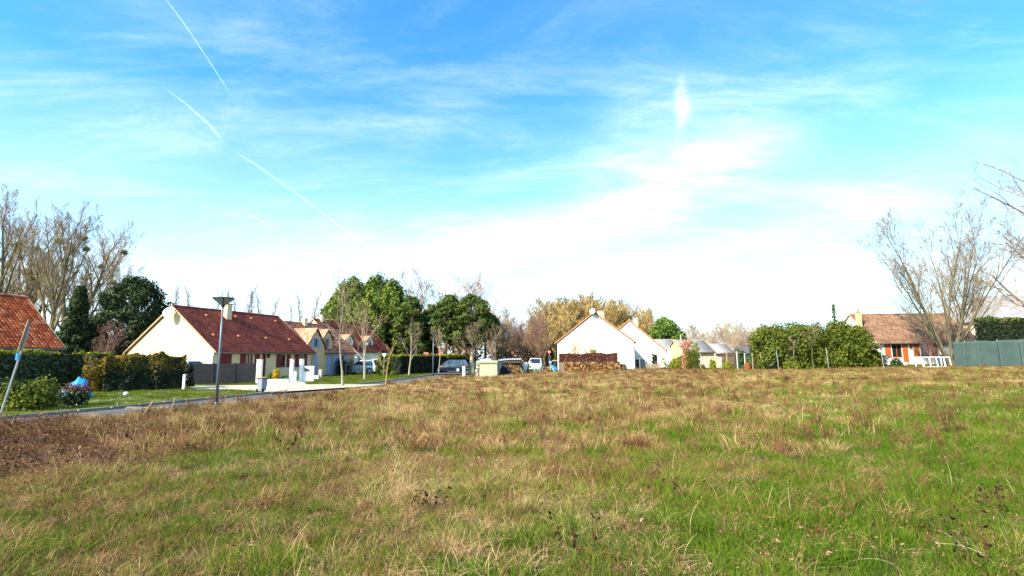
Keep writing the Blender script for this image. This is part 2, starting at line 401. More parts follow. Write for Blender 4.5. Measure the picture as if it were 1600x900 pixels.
strip('lawn', lambda y: -75.0, lambda y: kx(y) - .11, LZ, K['lawn'], 20, yy[10:88], label='bright green mown lawn between the lane and the houses', kind='structure')
kerb = empty('kerb', (0, 0, 0)); tag(kerb, 'low grey concrete kerb along the far side of the lane', kind='structure')
kb = MB().box(-.06, .06, -.49, .49, -.03, LZ + .012)
kb_o = None
y = 8.0
while y < 78:
    a = Vector((kx(y) - .055, y, 0)); b = Vector((kx(y + 1) - .055, y + 1, 0)); d = b - a
    if kb_o is None: kb_o = kb.build('kerb_stone', K['kerb'], kerb, bevel=.012); o = kb_o
    else: o = kb_o.copy(); COL.objects.link(o)
    o.location = (a + b) / 2; o.rotation_euler = (0, 0, math.atan2(d.y, d.x) - PI / 2); y += 1.0
def DL(u, v): return (EYE - LZ) * 807 / (v - horizon(u))
def sheet(name, uv, z, m, **kw):
    P = []
    for u, v in uv:
        D = DL(u, v); x, yv = XY(u, D); P.append((x, yv, z))
    return tag(mesh_obj(name, P, [tuple(range(len(P)))], m), **kw)
sheet('gravel_drive', [(300, 607), (300, 602), (404, 601), (409, 595), (476, 594.5), (480, 600), (604, 600.0), (560, 603.6), (530, 605.4), (480, 608.7), (425, 612.2), (402, 609.5), (360, 608)], LZ + .006, K['gravel'],
      label='pale gravel drive in front of the gate pillars', kind='structure')
sheet('car_drive', [(655, 583.3), (652, 581), (700, 579), (742, 579.5), (727, 584.5)], LZ + .006, K['asphalt'], label='short grey drive with the dark car on it', kind='structure')
xs2 = np.arange(-2, 78, 1.0)
o = grid_mesh('garden_lawn', xs2, np.arange(49, 62, 1.0), lambda X, Y: TT(X, Y) + .006, K['lawn'], label='green garden grass beyond the field edge', kind='structure')

# ---------------------------------------------------------------- grass and weeds
def tuft(seed, n, rad, L0, L1, w, bend0, bend1, mats, name='tuft', heads=0.0, segs=3, twist=0):
    rg = np.random.default_rng(seed); V = []; F = []
    ts = np.linspace(0, 1, segs + 1)
    for i in range(n):
        a = rg.uniform(0, 2 * PI); r = rad * math.sqrt(rg.uniform()); bx, by = r * math.cos(a), r * math.sin(a)
        la = a + rg.normal(0, 1.0); L = rg.uniform(L0, L1); bd = rg.uniform(bend0, bend1); dx, dy = math.cos(la), math.sin(la)
        fa = rg.uniform(0, PI); wx, wy = math.cos(fa), math.sin(fa); b = len(V); ww = w * rg.uniform(.6, 1.3)
        for t in ts[:-1]:
            o = L * bd * t ** 1.7; z = L * t * (1 - .45 * bd * t); k = ww * (1 - t * .7) / 2
            V.append((bx + dx * o - wx * k, by + dy * o - wy * k, z)); V.append((bx + dx * o + wx * k, by + dy * o + wy * k, z))
        z = L * (1 - .45 * bd); V.append((bx + dx * L * bd, by + dy * L * bd, z)); m = len(ts) - 1
        for s in range(m - 1): F.append((b + 2 * s, b + 2 * s + 1, b + 2 * s + 3, b + 2 * s + 2))
        F.append((b + 2 * m - 2, b + 2 * m - 1, b + 2 * m))
        if rg.uniform() < heads:
            c = np.array(V[-1]); h = ww * 1.0; q = len(V)
            V += [tuple(c + (-h, 0, -h)), tuple(c + (0, 0, h * 5)), tuple(c + (h, 0, -h)), tuple(c + (0, h, -h)), tuple(c + (0, -h, -h))]
            F += [(b + 2 * m, q, q + 1), (b + 2 * m, q + 2, q + 1), (b + 2 * m, q + 3, q + 1), (b + 2 * m, q + 4, q + 1)]
    return mesh_obj(name, V, F, mats, link=False)
def weed(seed, n, H, mats, w=.004, name='weed', leafy=.5):
    rg = np.random.default_rng(seed); mb = MB()
    for i in range(n):
        a = rg.uniform(0, 6.28); r = rg.uniform(0, .16); p = Vector((r * math.cos(a), r * math.sin(a), 0)); d = Vector((rg.normal(0, .35), rg.normal(0, .35), 1)).normalized()
        L = H * rg.uniform(.5, 1); pts = [p]
        for k in range(4): d = (d + Vector((rg.normal(0, .16), rg.normal(0, .16), 0))).normalized(); p = p + d * L / 4; pts.append(p)
        mb.tube(pts, [w, w * .9, w * .8, w * .6, w * .4], 3, cap=False)
        for k in range(int(rg.integers(3, 8))):
            j = int(rg.integers(1, 4)); q = pts[j].lerp(pts[j + 1], rg.uniform()); e = Vector((rg.normal(), rg.normal(), rg.uniform(.2, 1.2))).normalized(); l = L * rg.uniform(.1, .35)
            q2 = q + e * l; mb.tube([q, q2], [w * .6, w * .35], 3, cap=False)
            if rg.uniform() < leafy:
                s = w * rg.uniform(1.5, 3.5); f = Vector((rg.normal(), rg.normal(), rg.normal())).normalized() * s; g = e.cross(f).normalized() * s
                mb.add([q2, q2 + f + e * s, q2 + e * s * 3, q2 - f + e * s + g], [(0, 1, 2, 3)])
    return mesh_obj(name, mb.v, mb.f, mats, link=False)
def litter(seed, n, rad, s, mats, name='litter'):
    rg = np.random.default_rng(seed); V = []; F = []
    for i in range(n):
        c = np.array([rg.normal(0, rad), rg.normal(0, rad), rg.uniform(.01, .10)]); a = rg.normal(size=3); a /= np.linalg.norm(a); b = np.cross(a, rg.normal(size=3)); b /= np.linalg.norm(b)
        k = s * rg.uniform(.5, 1.3); q = len(V); nn = np.cross(a, b) * k * .4
        V += [tuple(c - a * k), tuple(c + b * k * .5 + nn), tuple(c + a * k), tuple(c - b * k * .5 + nn)]; F += [(q, q + 1, q + 2), (q, q + 2, q + 3)]
    return mesh_obj(name, V, F, mats, link=False)
def scatter(name, pts, scl, tint, protos, seed=0, zs=None, **kw):
    n = len(pts); me = bpy.data.meshes.new(name); me.vertices.add(n)
    P = np.column_stack([pts[:, 0], pts[:, 1], TT(pts[:, 0], pts[:, 1]) if zs is None else zs]).astype(np.float32)
    me.vertices.foreach_set('co', P.ravel()); rg = np.random.default_rng(seed)
    a = me.attributes.new('rot', 'FLOAT_VECTOR', 'POINT'); rr = np.column_stack([rg.normal(0, .10, n), rg.normal(0, .10, n), rg.uniform(0, 6.28, n)]).astype(np.float32); a.data.foreach_set('vector', rr.ravel())
    a = me.attributes.new('scl', 'FLOAT', 'POINT'); a.data.foreach_set('value', scl.astype(np.float32))
    a = me.attributes.new('tint', 'FLOAT', 'POINT'); a.data.foreach_set('value', np.clip(tint, 0, 1).astype(np.float32))
    o = bpy.data.objects.new(name, me); COL.objects.link(o); tag(o, kind='stuff', **kw)
    ng = bpy.data.node_groups.new('scatter_' + name, 'GeometryNodeTree')
    ng.interface.new_socket('Geometry', in_out='INPUT', socket_type='NodeSocketGeometry'); ng.interface.new_socket('Geometry', in_out='OUTPUT', socket_type='NodeSocketGeometry')
    gi = ng.nodes.new('NodeGroupInput'); go = ng.nodes.new('NodeGroupOutput'); ip = ng.nodes.new('GeometryNodeInstanceOnPoints'); jn = ng.nodes.new('GeometryNodeJoinGeometry')
    for p in protos:
        oi = ng.nodes.new('GeometryNodeObjectInfo'); oi.inputs[0].default_value = p; g2 = ng.nodes.new('GeometryNodeGeometryToInstance')
        ng.links.new(oi.outputs['Geometry'], g2.inputs[0]); ng.links.new(g2.outputs[0], jn.inputs[0])
    ng.links.new(gi.outputs[0], ip.inputs['Points']); ng.links.new(jn.outputs[0], ip.inputs['Instance']); ip.inputs['Pick Instance'].default_value = True
    ri = ng.nodes.new('FunctionNodeRandomValue'); ri.data_type = 'INT'
    for s in ri.inputs:
        if s.type == 'INT' and s.name == 'Max': s.default_value = len(protos) - 1
        if s.type == 'INT' and s.name == 'Min': s.default_value = 0
    ro = [s for s in ri.outputs if s.type == 'INT'][0]; ng.links.new(ro, ip.inputs['Instance Index'])
    for nm, ty, sk in (('rot', 'FLOAT_VECTOR', 'Rotation'), ('scl', 'FLOAT', 'Scale')):
        na = ng.nodes.new('GeometryNodeInputNamedAttribute'); na.data_type = ty; na.inputs['Name'].default_value = nm
        out = [s for s in na.outputs if s.enabled and s.name == 'Attribute'][0]; ng.links.new(out, ip.inputs[sk])
    ng.links.new(ip.outputs[0], go.inputs[0])
    md = o.modifiers.new('scatter', 'NODES'); md.node_group = ng
    return o
GRN = [(0, (.30, .215, .040)), (.3, (.19, .205, .020)), (.65, (.10, .180, .010)), (1, (.014, .045, .003))]
DRY = [(0, (.050, .020, .010)), (.3, (.28, .14, .062)), (.65, (.49, .31, .135)), (1, (.76, .56, .30))]
K['gb'] = ramp_mat('green_blades', GRN, .9, attr='tint', trans=.22, spec=.08)
K['db'] = ramp_mat('dry_blades', DRY, .95, attr='tint', trans=.12, spec=.04)
K['rb'] = ramp_mat('broad_weed_leaves', [(0, (.12, .04, .025)), (.4, (.16, .11, .03)), (1, (.06, .12, .015))], .7, attr='tint', trans=.15, spec=.2)
K['weed'] = ramp_mat('dead_weed', [(0, (.05, .024, .012)), (.5, (.17, .078, .036)), (1, (.32, .18, .085))], .95, attr='tint', spec=.04)
K['lit'] = ramp_mat('dead_leaves', [(0, (.03, .012, .010)), (.5, (.22, .08, .035)), (1, (.60, .42, .28))], .9, attr='tint', trans=.1, spec=.1)
K['lb'] = ramp_mat('lawn_blades', [(0, (.17, .155, .014)), (.5, (.10, .130, .009)), (1, (.05, .085, .006))], .9, attr='tint', trans=.2, spec=.08)
def greenness(x, y):
    n = fbm(x * .45 + 3, y * .45, 11, 4) * .62 + fbm(x * 1.6, y * 1.6, 5, 3) * .38
    g = (n - .5) * 2.6
    def gs(cx, cy, sx, sy): return np.exp(-((x - cx) / sx) ** 2 - ((y - cy) / sy) ** 2)
    g += 1.7 * gs(3.8, 3.8, 2.9, 3.2) + 1.5 * gs(8.0, 9.0, 5.0, 4.5) + 1.7 * gs(19, 17, 11, 8) + .5 * gs(30, 30, 12, 9) + .9 * gs(9, 6, 4, 3.5) + .8 * gs(-4.3, 8.6, 2.2, 2.2) + .7 * gs(-3.5, 4.5, 2.5, 2)
    g -= .75 * gs(.4, 7.6, 2.6, 2.4) + .5 * gs(4, 14, 5, 4)
    g -= 1.6 * gs(-9.5, 10.0, 3.0, 4.0)
    g -= .75 * sm((y - 15) / 14) * (1 - .5 * sm((x - 12) / 10))
    g -= .5 * sm((-x - 3) / 4) * sm((y - 10) / 5)
    return g + .20 - .65 * sm((.8 - x) / 3) * sm((11 - y) / 3)
rg = np.random.default_rng(42)
def sample(y0, y1, dens, margin=2.5, slope=1.12):
    A = (y1 - y0) * (slope * (y0 + y1) + 2 * margin); n = int(A * dens)
    y = np.sqrt(rg.uniform((y0 + 2.2) ** 2, (y1 + 2.2) ** 2, n)) - 2.2; x = rg.uniform(-1, 1, n) * (slope * y + margin)
    k = x > np.interp(y, _ky, _kx) + ROADW + .05 + rg.exponential(.15, n) * .4
    k &= ~((np.abs(x + 2.25) < 1.2) & (np.abs(y - 45.6) < .9))
    return np.column_stack([x[k], y[k]])
near = dict(G=[tuft(10 + i, 52, .12, .06, .19, .0050, .15, 1.1, K['gb'], 'green_tuft') for i in range(4)],
            D=[tuft(30 + i, 58, .16, .05, .22, .0040, .7, 1.9, K['db'], 'dry_tuft', heads=.05) for i in range(4)],
            S=[tuft(50 + i, 7, .12, .22, .42, .0030, .15, .9, K['db'], 'stalk_tuft', heads=.6, segs=4) for i in range(3)],
            W=[weed(70 + i, 7, .24, K['weed'], .0022) for i in range(3)],
            R=[tuft(95 + i, 9, .05, .05, .12, .020, .8, 1.6, K['rb'], 'broad_leaf_weed') for i in range(3)],
            L=[litter(90 + i, 8, .12, .021, K['lit']) for i in range(3)])
mid = dict(G=[tuft(110 + i, 60, .22, .09, .22, .0080, .2, .9, K['gb'], 'green_tuft') for i in range(4)],
           D=[tuft(130 + i, 60, .24, .10, .29, .0070, .3, 1.2, K['db'], 'dry_tuft') for i in range(4)],
           S=[tuft(150 + i, 14, .22, .22, .44, .0056, .15, .8, K['db'], 'stalk_tuft', heads=.6) for i in range(3)],
           W=[weed(170 + i, 12, .36, K['weed'], .0042) for i in range(3)])
far = dict(G=[tuft(210 + i, 70, .42, .07, .19, .016, .2, .8, K['gb'], 'green_tuft', segs=2) for i in range(3)],
           D=[tuft(230 + i, 80, .42, .08, .22, .014, .2, 1.0, K['db'], 'dry_tuft', segs=2) for i in range(3)],
           W=[weed(270 + i, 14, .30, K['weed'], .007) for i in range(3)])
def field(y0, y1, dens, P, tagname, dd):
    pts = sample(y0, y1, dens); x, y = pts[:, 0], pts[:, 1]; g = greenness(x, y); pg = 1 / (1 + np.exp(-1.7 * g)); r = rg.uniform(size=len(x))
    t2 = fbm(x * .9 + 40, y * .9, 21, 3); hh = .55 + .5 * fbm(x * .7, y * .7, 33, 3) + .42 * sm((vnoise(x * 2.3, y * 2.3, 61) - .45) / .5)
    red = fbm(x * .35 + 9, y * .35 + 4, 44, 3) + .05 * sm((y - 14) / 20) + .45 * np.exp(-((x + 9.5) / 4) ** 2 - ((y - 10) / 5) ** 2)
    isg = r < .10 + .82 * pg
    sel = np.where(isg, 0, 1)
    q = rg.uniform(size=len(x))
    if 'S' in P: sel = np.where(~isg & (q < .10), 2, sel)
    sel = np.where((q > .88) & (rg.uniform(size=len(x)) < .35 + (1 - pg) * .8), 3, sel)
    if 'L' in P: sel = np.where((q > .72) & (q < .84), 4, sel)
    if 'R' in P: sel = np.where((q > .60) & (q < .66) & (fbm(x * 1.1, y * 1.1, 77, 2) > .5), 5, sel)
    for i, k in enumerate(('G', 'D', 'S', 'W', 'L', 'R')):
        if k not in P: continue
        m = sel == i
        if m.sum() == 0: continue
        tint = {'G': .15 + .75 * pg + (t2 - .5) * .6, 'D': 1.05 - red * .95 + (t2 - .5) * .5, 'S': .85 + (t2 - .5) * .5, 'W': .2 + (1 - red) * .6 + (t2 - .5), 'L': .5 + (t2 - .5), 'R': pg}[k]
        nm, lb = {'G': ('green_grass', 'green grass blades growing'), 'D': ('dry_grass', 'dry straw coloured grass'), 'S': ('dry_stalks', 'pale dry seed stalks'),
                  'W': ('brown_weeds', 'thin brown dead weeds'), 'L': ('dead_leaves', 'fallen brown leaves'), 'R': ('broad_leaf_weeds', 'flat rosettes of broad leaved weeds')}[k]
        scatter(nm, pts[m], (hh[m] * rg.uniform(.7, 1.25, m.sum())), tint[m] + rg.normal(0, .17, m.sum()), P[k], seed=i, label=lb + ' ' + dd)
field(1.3, 9, 105, near, 'near', 'in the foreground of the field')
field(9, 20, 38, mid, 'mid', 'in the middle of the field')
field(20, 48.6, 17, far, 'far', 'towards the far edge of the field')
# lawns beyond the lane
n = 15000
y = np.sqrt(rg.uniform(12 ** 2, 60 ** 2, n)); x = -rg.uniform(.05, 1.12, n) * y
k = (x < kx(y) - .14); x, y = x[k], y[k]
def inpoly(x, y, P):
    r = np.zeros(len(x), bool); j = len(P) - 1
    for i in range(len(P)):
        xi, yi, xj, yj = *P[i], *P[j]
        c = ((yi > y) != (yj > y)) & (x < (xj - xi) * (y - yi) / (yj - yi + 1e-12) + xi); r ^= c; j = i
    return r
for nm in ('gravel_drive', 'car_drive'):
    P = [tuple(v.co[:2]) for v in bpy.data.objects[nm].data.vertices]; k = ~inpoly(x, y, P); x, y = x[k], y[k]
lt = [tuft(310 + i, 60, .30, .03, .085, .012, .2, 1.0, K['lb'], 'lawn_tuft', segs=2) for i in range(3)]
scatter('lawn_grass', np.column_stack([x, y]), rg.uniform(.7, 1.3, len(x)), fbm(x * .5, y * .5, 8, 3) + rg.normal(0, .1, len(x)), lt, zs=np.full(len(x), LZ), label='short bright grass of the roadside lawn')
n = 5000; x = rg.uniform(-1, 76, n); y = rg.uniform(48.8, 60, n); gt = [tuft(320 + i, 60, .35, .06, .2, .016, .2, .8, K['lb'], 'lawn_tuft', segs=2) for i in range(3)]
scatter('garden_grass', np.column_stack([x, y]), rg.uniform(.7, 1.5, n), fbm(x * .5, y * .5, 9, 3), gt, label='longer green grass along the gardens beyond the field')
def daisy(seed):
    r_ = np.random.default_rng(seed); mb = MB()
    for i in range(9):
        cx, cy, cz = r_.normal(0, .25), r_.normal(0, .25), r_.uniform(.05, .08); mb.add([(cx + .016 * math.cos(a), cy + .016 * math.sin(a), cz) for a in np.linspace(0, 6.28, 7)[:-1]], [tuple(range(6))])
    return mesh_obj('daisies', mb.v, mb.f, K['plastic_white'], link=False)
n = 80; y = rg.uniform(15, 30, n); x = kx(y) - .3 - rg.uniform(0, 1, n) ** 1.5 * 6
scatter('daisies', np.column_stack([x, y]), rg.uniform(.7, 1.3, n), np.zeros(n), [daisy(1), daisy(2)], zs=np.full(n, LZ), label='tiny white daisies dotted over the roadside lawn')
# ---------------------------------------------------------------- houses
def front_pos(u, C, az):
    q = (u - 800) / 807; return (C[0] - q * C[1]) / (q * math.cos(az) - math.sin(az)) if abs(q * math.cos(az) - math.sin(az)) > 1e-6 else 0
def tile_arrays(L, S, tw, te, lift, rg, y0=0.0):
    # tiles on a plane: s up the slope from the eave, y along it, h off it
    V = []; nr = int(S / te); nc = max(1, int(L / tw))
    te = S / nr; tw = L / nc
    rr, cc = np.meshgrid(np.arange(nr), np.arange(nc), indexing='ij'); rr = rr.ravel(); cc = cc.ravel(); n = len(rr)
    off = (rr % 2) * tw * .5
    a = y0 + cc * tw + off * .0 + rg.normal(0, .004, n); b = a + tw * .94
    s0 = rr * te + rg.normal(0, .006, n); s1 = s0 + te * 1.12; t = .022 + rg.uniform(0, .010, n); h0 = lift + .030 + rg.normal(0, .003, n); h1 = lift
    V = np.stack([np.stack([s0, a, h0 - t], -1), np.stack([s0, b, h0 - t], -1), np.stack([s1, b, h1 + 0 * s0], -1), np.stack([s1, a, h1 + 0 * s0], -1),
                  np.stack([s0, a, h0], -1), np.stack([s0, b, h0], -1), np.stack([s1, b, h1 + t * .6], -1), np.stack([s1, a, h1 + t * .6], -1)], 1).reshape(-1, 3)
    base = (np.arange(n) * 8)[:, None]
    F = np.concatenate([base + np.array(q)[None, :] for q in ((4, 5, 6, 7), (0, 1, 5, 4), (1, 2, 6, 5), (3, 0, 4, 7))], 0)
    return V, F
def slope_obj(name, parent, m, eave_pt, up_dir, nrm, L, S, tw, te, seed=0, rnd=None):
    # eave_pt: lower near corner; up_dir: unit vector up the slope (in xz); y runs along +y
    rg_ = np.random.default_rng(seed); V, F = tile_arrays(L, S, tw, te, .03, rg_)
    U = np.array(up_dir); Nn = np.array(nrm); E = np.array(eave_pt)
    W = E[None] + V[:, :1] * U[None] + V[:, 1:2] * np.array([0, 1, 0])[None] + V[:, 2:3] * Nn[None]
    o = mesh_obj(name, W, F, m, parent); o['kind'] = 'stuff'; return o
def roof(par, L, W, eave, ridge, tm, tw=.22, te=.26, ov=.30, ovg=.12, verge=None, seed=0, x0=0.0, gutter=True, ridge_m=None, ymin=0.0, ridge_part=True):
    h = W / 2; rise = ridge - eave; k = rise / h; c = math.hypot(h, rise); ux, uz = h / c, rise / c; S = c + ov * c / h
    ya, yb = ymin - ovg, ymin + L + ovg; th = .10
    ez = eave - ov * k; r_ = None
    deck = MB(); pr = [(x0 + ov, ez), (x0 - h, ridge), (x0 - W - ov, ez)]
    deck.prism([(x0 + ov, ez), (x0 - h, ridge), (x0 - W - ov, ez), (x0 - W - ov + .02, ez - th), (x0 - h, ridge - th * 1.3), (x0 + ov - .02, ez - th)], 'y', ya + .01, yb - .01)
    rf = deck.build('roof', K['wood_dark'], par)
    slope_obj('roof_tiles', rf, tm, (x0 + ov, ya, ez), (-ux, 0, uz), (uz, 0, ux), yb - ya, S - .02, tw, te, seed)
    slope_obj('roof_tiles', rf, tm, (x0 - W - ov, ya, ez), (ux, 0, uz), (-uz, 0, ux), yb - ya, S - .02, tw, te, seed + 1)
    if ridge_part:
        rt = MB(); n = max(2, int((yb - ya) / .38)); s = (yb - ya) / n
        for i in range(n):
            y0 = ya + i * s; rt.prism([(x0 - h - .13, ridge + .02), (x0 - h - .08, ridge + .10 + .01 * (i % 2)), (x0 - h, ridge + .135 + .01 * (i % 2)), (x0 - h + .08, ridge + .10 + .01 * (i % 2)), (x0 - h + .13, ridge + .02)], 'y', y0, y0 + s * .97)
        rt.build('ridge_tiles', ridge_m or tm, rf)['kind'] = 'stuff'
    vm = verge or K['verge']
    for yv in (ya - .03, yb - .01):
        v = MB()
        for sx in (1, -1):
            e = (x0 - h + sx * (h + ov), ez); t = (x0 - h, ridge)
            v.prism([(e[0], e[1] - .05), (e[0], e[1] + .06), (t[0], t[1] + .09), (t[0], t[1] - .05)], 'y', yv, yv + .045)
        v.build('verge', vm, rf)
    if gutter:
        for xg, nm in ((x0 + ov + .05, 1), (x0 - W - ov - .05, -1)):
            g = MB(); g.prism([(xg - .06, ez + .01), (xg - .05, ez - .05), (xg, ez - .08), (xg + .05, ez - .05), (xg + .06, ez + .01)], 'y', ya, yb); g.build('gutter', K['zinc'], rf)
    return rf
def wall_holes(L, x0, x1, eave, holes, y0=0.0, z0=0.0):
    mb = MB(); zs = sorted({z0, eave} | {h[2] for h in holes} | {h[3] for h in holes})
    for a, b in zip(zs, zs[1:]):
        row = sorted([h for h in holes if h[2] < (a + b) / 2 < h[3]]); c = y0
        for h in row:
            if h[0] > c: mb.box(x0, x1, c, h[0], a, b)
            c = h[1]
        if y0 + L > c: mb.box(x0, x1, c, y0 + L, a, b)
    return mb
def window(par, y0, y1, z0, z1, fm, x=-.10, mull=1, name='window', rails=0, pane=None):
    f = MB(); w = .06
    f.box(x, x + .06, y0, y1, z0, z0 + w).box(x, x + .06, y0, y1, z1 - w, z1).box(x, x + .06, y0, y0 + w, z0 + w, z1 - w).box(x, x + .06, y1 - w, y1, z0 + w, z1 - w)
    fr = f.build(name, fm, par)
    xs_ = [y0 + w + (y1 - y0 - 2 * w) * i / (mull + 1) for i in range(mull + 2)]
    for i in range(1, mull + 1): MB().box(x - .002, x + .055, xs_[i] - .03, xs_[i] + .03, z0 + w, z1 - w).build('mullion', fm, fr)
    for i in range(mull + 1):
        MB().box(x + .015, x + .025, xs_[i] + (.03 if i else 0), xs_[i + 1] - (.03 if i < mull else 0), z0 + w, z1 - w).build('pane', pane or K['glass'], fr)
    s = MB().box(-.08, .05, y0 - .05, y1 + .05, z0 - .06, z0).build('sill', K['concrete'], fr) if z0 > .3 else None
    return fr
def shutter(par, y0, y1, z0, z1, m, x=.02):
    n = 3; w = (y1 - y0) / n; s = MB()
    for i in range(n): s.box(x, x + .03, y0 + i * w + .004, y0 + (i + 1) * w - .004, z0, z1)
    for z in (z0 + (z1 - z0) * .15, z0 + (z1 - z0) * .80): s.box(x + .032, x + .055, y0 + .01, y1 - .01, z, z + .09)
    return s.build('shutter', m, par)
def door(par, y0, y1, z0, z1, m, x=-.12):
    d = MB().box(x, x + .05, y0, y1, z0, z1)
    for i in range(2):
        for j in range(3):
            a = y0 + .12 + i * (y1 - y0 - .12) / 2; z = z0 + .15 + j * (z1 - z0 - .2) / 3
            d.box(x + .052, x + .065, a, a + (y1 - y0) / 2 - .18, z, z + (z1 - z0) / 3 - .15)
    o = d.build('door', m, par); MB().box(x + .066, x + .11, y1 - .10, y1 - .06, z0 + 1.0, z0 + 1.05).build('handle', K['galv'], o); return o
def house(name, C, az, L, W, eave, ridge, wm, tm, holes=(), zb=None, label='', group=None, cat='house', bands=None, **kw):
    t = T(C[0], C[1]) if zb is None else zb
    h = empty(name, (C[0], C[1], t), -az, label, cat, group)
    hh = W / 2; th = .25
    wl = wall_holes(L - 2 * th, -th, 0, eave - .02, holes, th)
    wl.box(-W, -W + th, th, L - th, 0, eave - .02)
    k = (ridge - eave) / hh
    for a in (0, L - th): wl.prism([(0, -.3), (0, eave - .04), (-hh, ridge - .12), (-W, eave - .04), (-W, -.3)], 'y', a, a + th)
    wl.box(-W + th, -th, th, L - th, -.1, .05)
    wl.build('wall', wm, h)
    rf = roof(h, L, W, eave, ridge, tm, **kw)
    return h, rf
def chimney(par, x, y, z0, z1, m, w=.55, d=.45, pot=None):
    c = MB().box(x - w / 2, x + w / 2, y - d / 2, y + d / 2, z0, z1).build('chimney', m, par)
    MB().box(x - w / 2 - .05, x + w / 2 + .05, y - d / 2 - .05, y + d / 2 + .05, z1 + .002, z1 + .08).build('chimney_cap', K['concrete'], c)
    if pot: MB().lathe([(.14, z1 + .082), (.11, z1 + .35), (.03, z1 + .62)], 10, (x, y, 0)).build('chimney_pot', pot, c, smooth=True)
    return c
def dish(par, x, y, z, ang, r=.42, tilt=.35):
    mb = MB(); pr = []
    for i in range(6): q = r * i / 5; pr.append((max(q, .005), .10 * (q / r) ** 2))
    pr += [(r, .115), (r * .5, .03), (.005, .012)]
    mb.lathe(pr, 20); o = mb.build('satellite_dish', K['white'], par, smooth=True); o.location = (x, y, z); o.rotation_euler = (PI / 2 - tilt, 0, ang)
    a = MB().tube([(0, 0, 0), (0, -.02, -.35), ], .02, 6).tube([(0, -r * .9, .09), (0, -.05, .42)], .012, 5).box(-.04, .04, -.09, -.01, .38, .47).build('dish_arm', K['galv'], o)
    return o
def antenna(par, x, y, z0, H, ang=0, n=9, w=.8):
    mb = MB().tube([(x, y, z0), (x, y, z0 + H)], .022, 6); o = mb.build('aerial_mast', K['galv'], par)
    b = MB(); ca, sa = math.cos(ang), math.sin(ang); L = 1.3
    b.tube([(x - ca * L * .5, y - sa * L * .5, z0 + H - .1), (x + ca * L * .6, y + sa * L * .6, z0 + H - .1)], .014, 5)
    for i in range(n):
        t = -L * .45 + L * i / (n - 1); q = w * (.5 if i else .9) * (.9 - .25 * i / n); cx, cy = x + ca * t, y + sa * t
        b.tube([(cx - sa * q / 2, cy + ca * q / 2, z0 + H - .1), (cx + sa * q / 2, cy - ca * q / 2, z0 + H - .1)], .008, 4)
    b.build('aerial', K['galv'], o); return o
AZR = R(17)
# --- long cream house with dark red roof
C1 = (-22.0, 38.0); e1, r1, L1, W1 = 2.40, 5.72, 11.0, 8.6
fp = lambda u: front_pos(u, C1, AZR)
ops = []; D1 = []
g0, g1 = fp(340), fp(366)
win = [(fp(383.2), fp(394), .95, 2.02), (fp(438.2), fp(445.4), .95, 2.02), (fp(466), fp(473), .95, 2.02)]
dr = (fp(409), fp(415.3), .05, 2.08)
gar = (fp(339), fp(362), .05, 2.05)
h1, rf1 = house('long_house', C1, AZR, L1, W1, e1, r1, K['cream'], K['tile_red'], [(*w,) for w in win] + [dr, gar], zb=.1,
                label='long cream house with a dark red roof and dark red shutters behind the grey lane', tw=.20, te=.26, seed=3)
for w in win: window(h1, *w, K['red_paint'], mull=1)
for (a, b) in ((374.2, 383), (397, 404.5), (431, 438), (447, 453), (459, 465.8), (473.6, 478.5)): shutter(h1, fp(a), fp(b), .93, 2.04, K['red_paint'])
door(h1, *dr, K['red_paint'])
g = MB(); n = 6
for i in range(n): z = gar[2] + (gar[3] - gar[2]) * i / n; g.box(-.12, -.08, gar[0], gar[1], z + .012, z + (gar[3] - gar[2]) / n - .012)
g.build('garage_door', K['red_paint'], h1)
chimney(h1, -W1 / 2 + .75, 4.3, r1 - 1.1, r1 + .52, K['cream'], .62, .50)
dish(h1, -W1 / 2 + .15, -.42, r1 - .55, R(20), .42)
MB().tube([(-W1 / 2, -.0, r1 - .6), (-W1 / 2, -.3, r1 - .6), (-W1 / 2, -.3, r1 + .2)], .022, 6).build('dish_bracket', K['galv'], h1)
antenna(h1, -W1 / 2 - .2, .5, r1 - .2, 2.3, .35)
MB().tube([(.02, .15, e1 - .3), (.05, -.06, e1 - .45), (.05, -.06, .1)], .045, 8).build('downpipe', K['zinc'], h1)
MB().tube([(.33, L1 - .1, e1 - .38), (.07, L1 - .1, e1 - .6), (.07, L1 - .1, .1)], .045, 8).build('downpipe', K['zinc'], h1)
def roof_vents(par, W, eave, ridge, pts, m):
    k = (ridge - eave) / (W / 2); n = Vector((k, 0, 1)).normalized(); base = None
    for (y, f) in pts:
        x = -W / 2 * f; z = ridge + (-(W / 2) + -x) * k + .06 if False else eave + (-x) * k + .06
        if base is None: base = MB().lathe([(.11, 0), (.13, .05), (.09, .10), (.02, .13)], 8).build('roof_vent', m, par, smooth=True); o = base
        else: o = base.copy(); COL.objects.link(o)
        o.location = (x + .03, y, z + .02); o.rotation_euler = (0, math.atan(k), 0)
roof_vents(rf1, W1, e1, r1, [(2.2, .80), (7.0, .83), (9.9, .82), (5.3, .84), (3.4, .30), (6.3, .28), (9.1, .27), (1.0, .30)], K['verge_orange'])
MB().box(.002, .18, fp(416.5), fp(418.5), 1.75, 2.15).build('wall_lamp', K['dark_metal'], h1)
# --- orange roofed house at the left edge
h0, rf0 = house('orange_roof_house', (-26.4 - .292 * 14, 30 - .956 * 14), AZR, 14, 7.2, 2.55, 5.45, K['beige_wall'], K['tile_orange'], [(11.6, 12.5, 1.0, 2.1)], zb=.1,
                label='beige house with a mottled orange tiled roof at the far left edge', tw=.18, te=.20, seed=9, ridge_m=K['tile_pink'])
window(h0, 11.6, 12.5, 1.0, 2.1, K['white'])
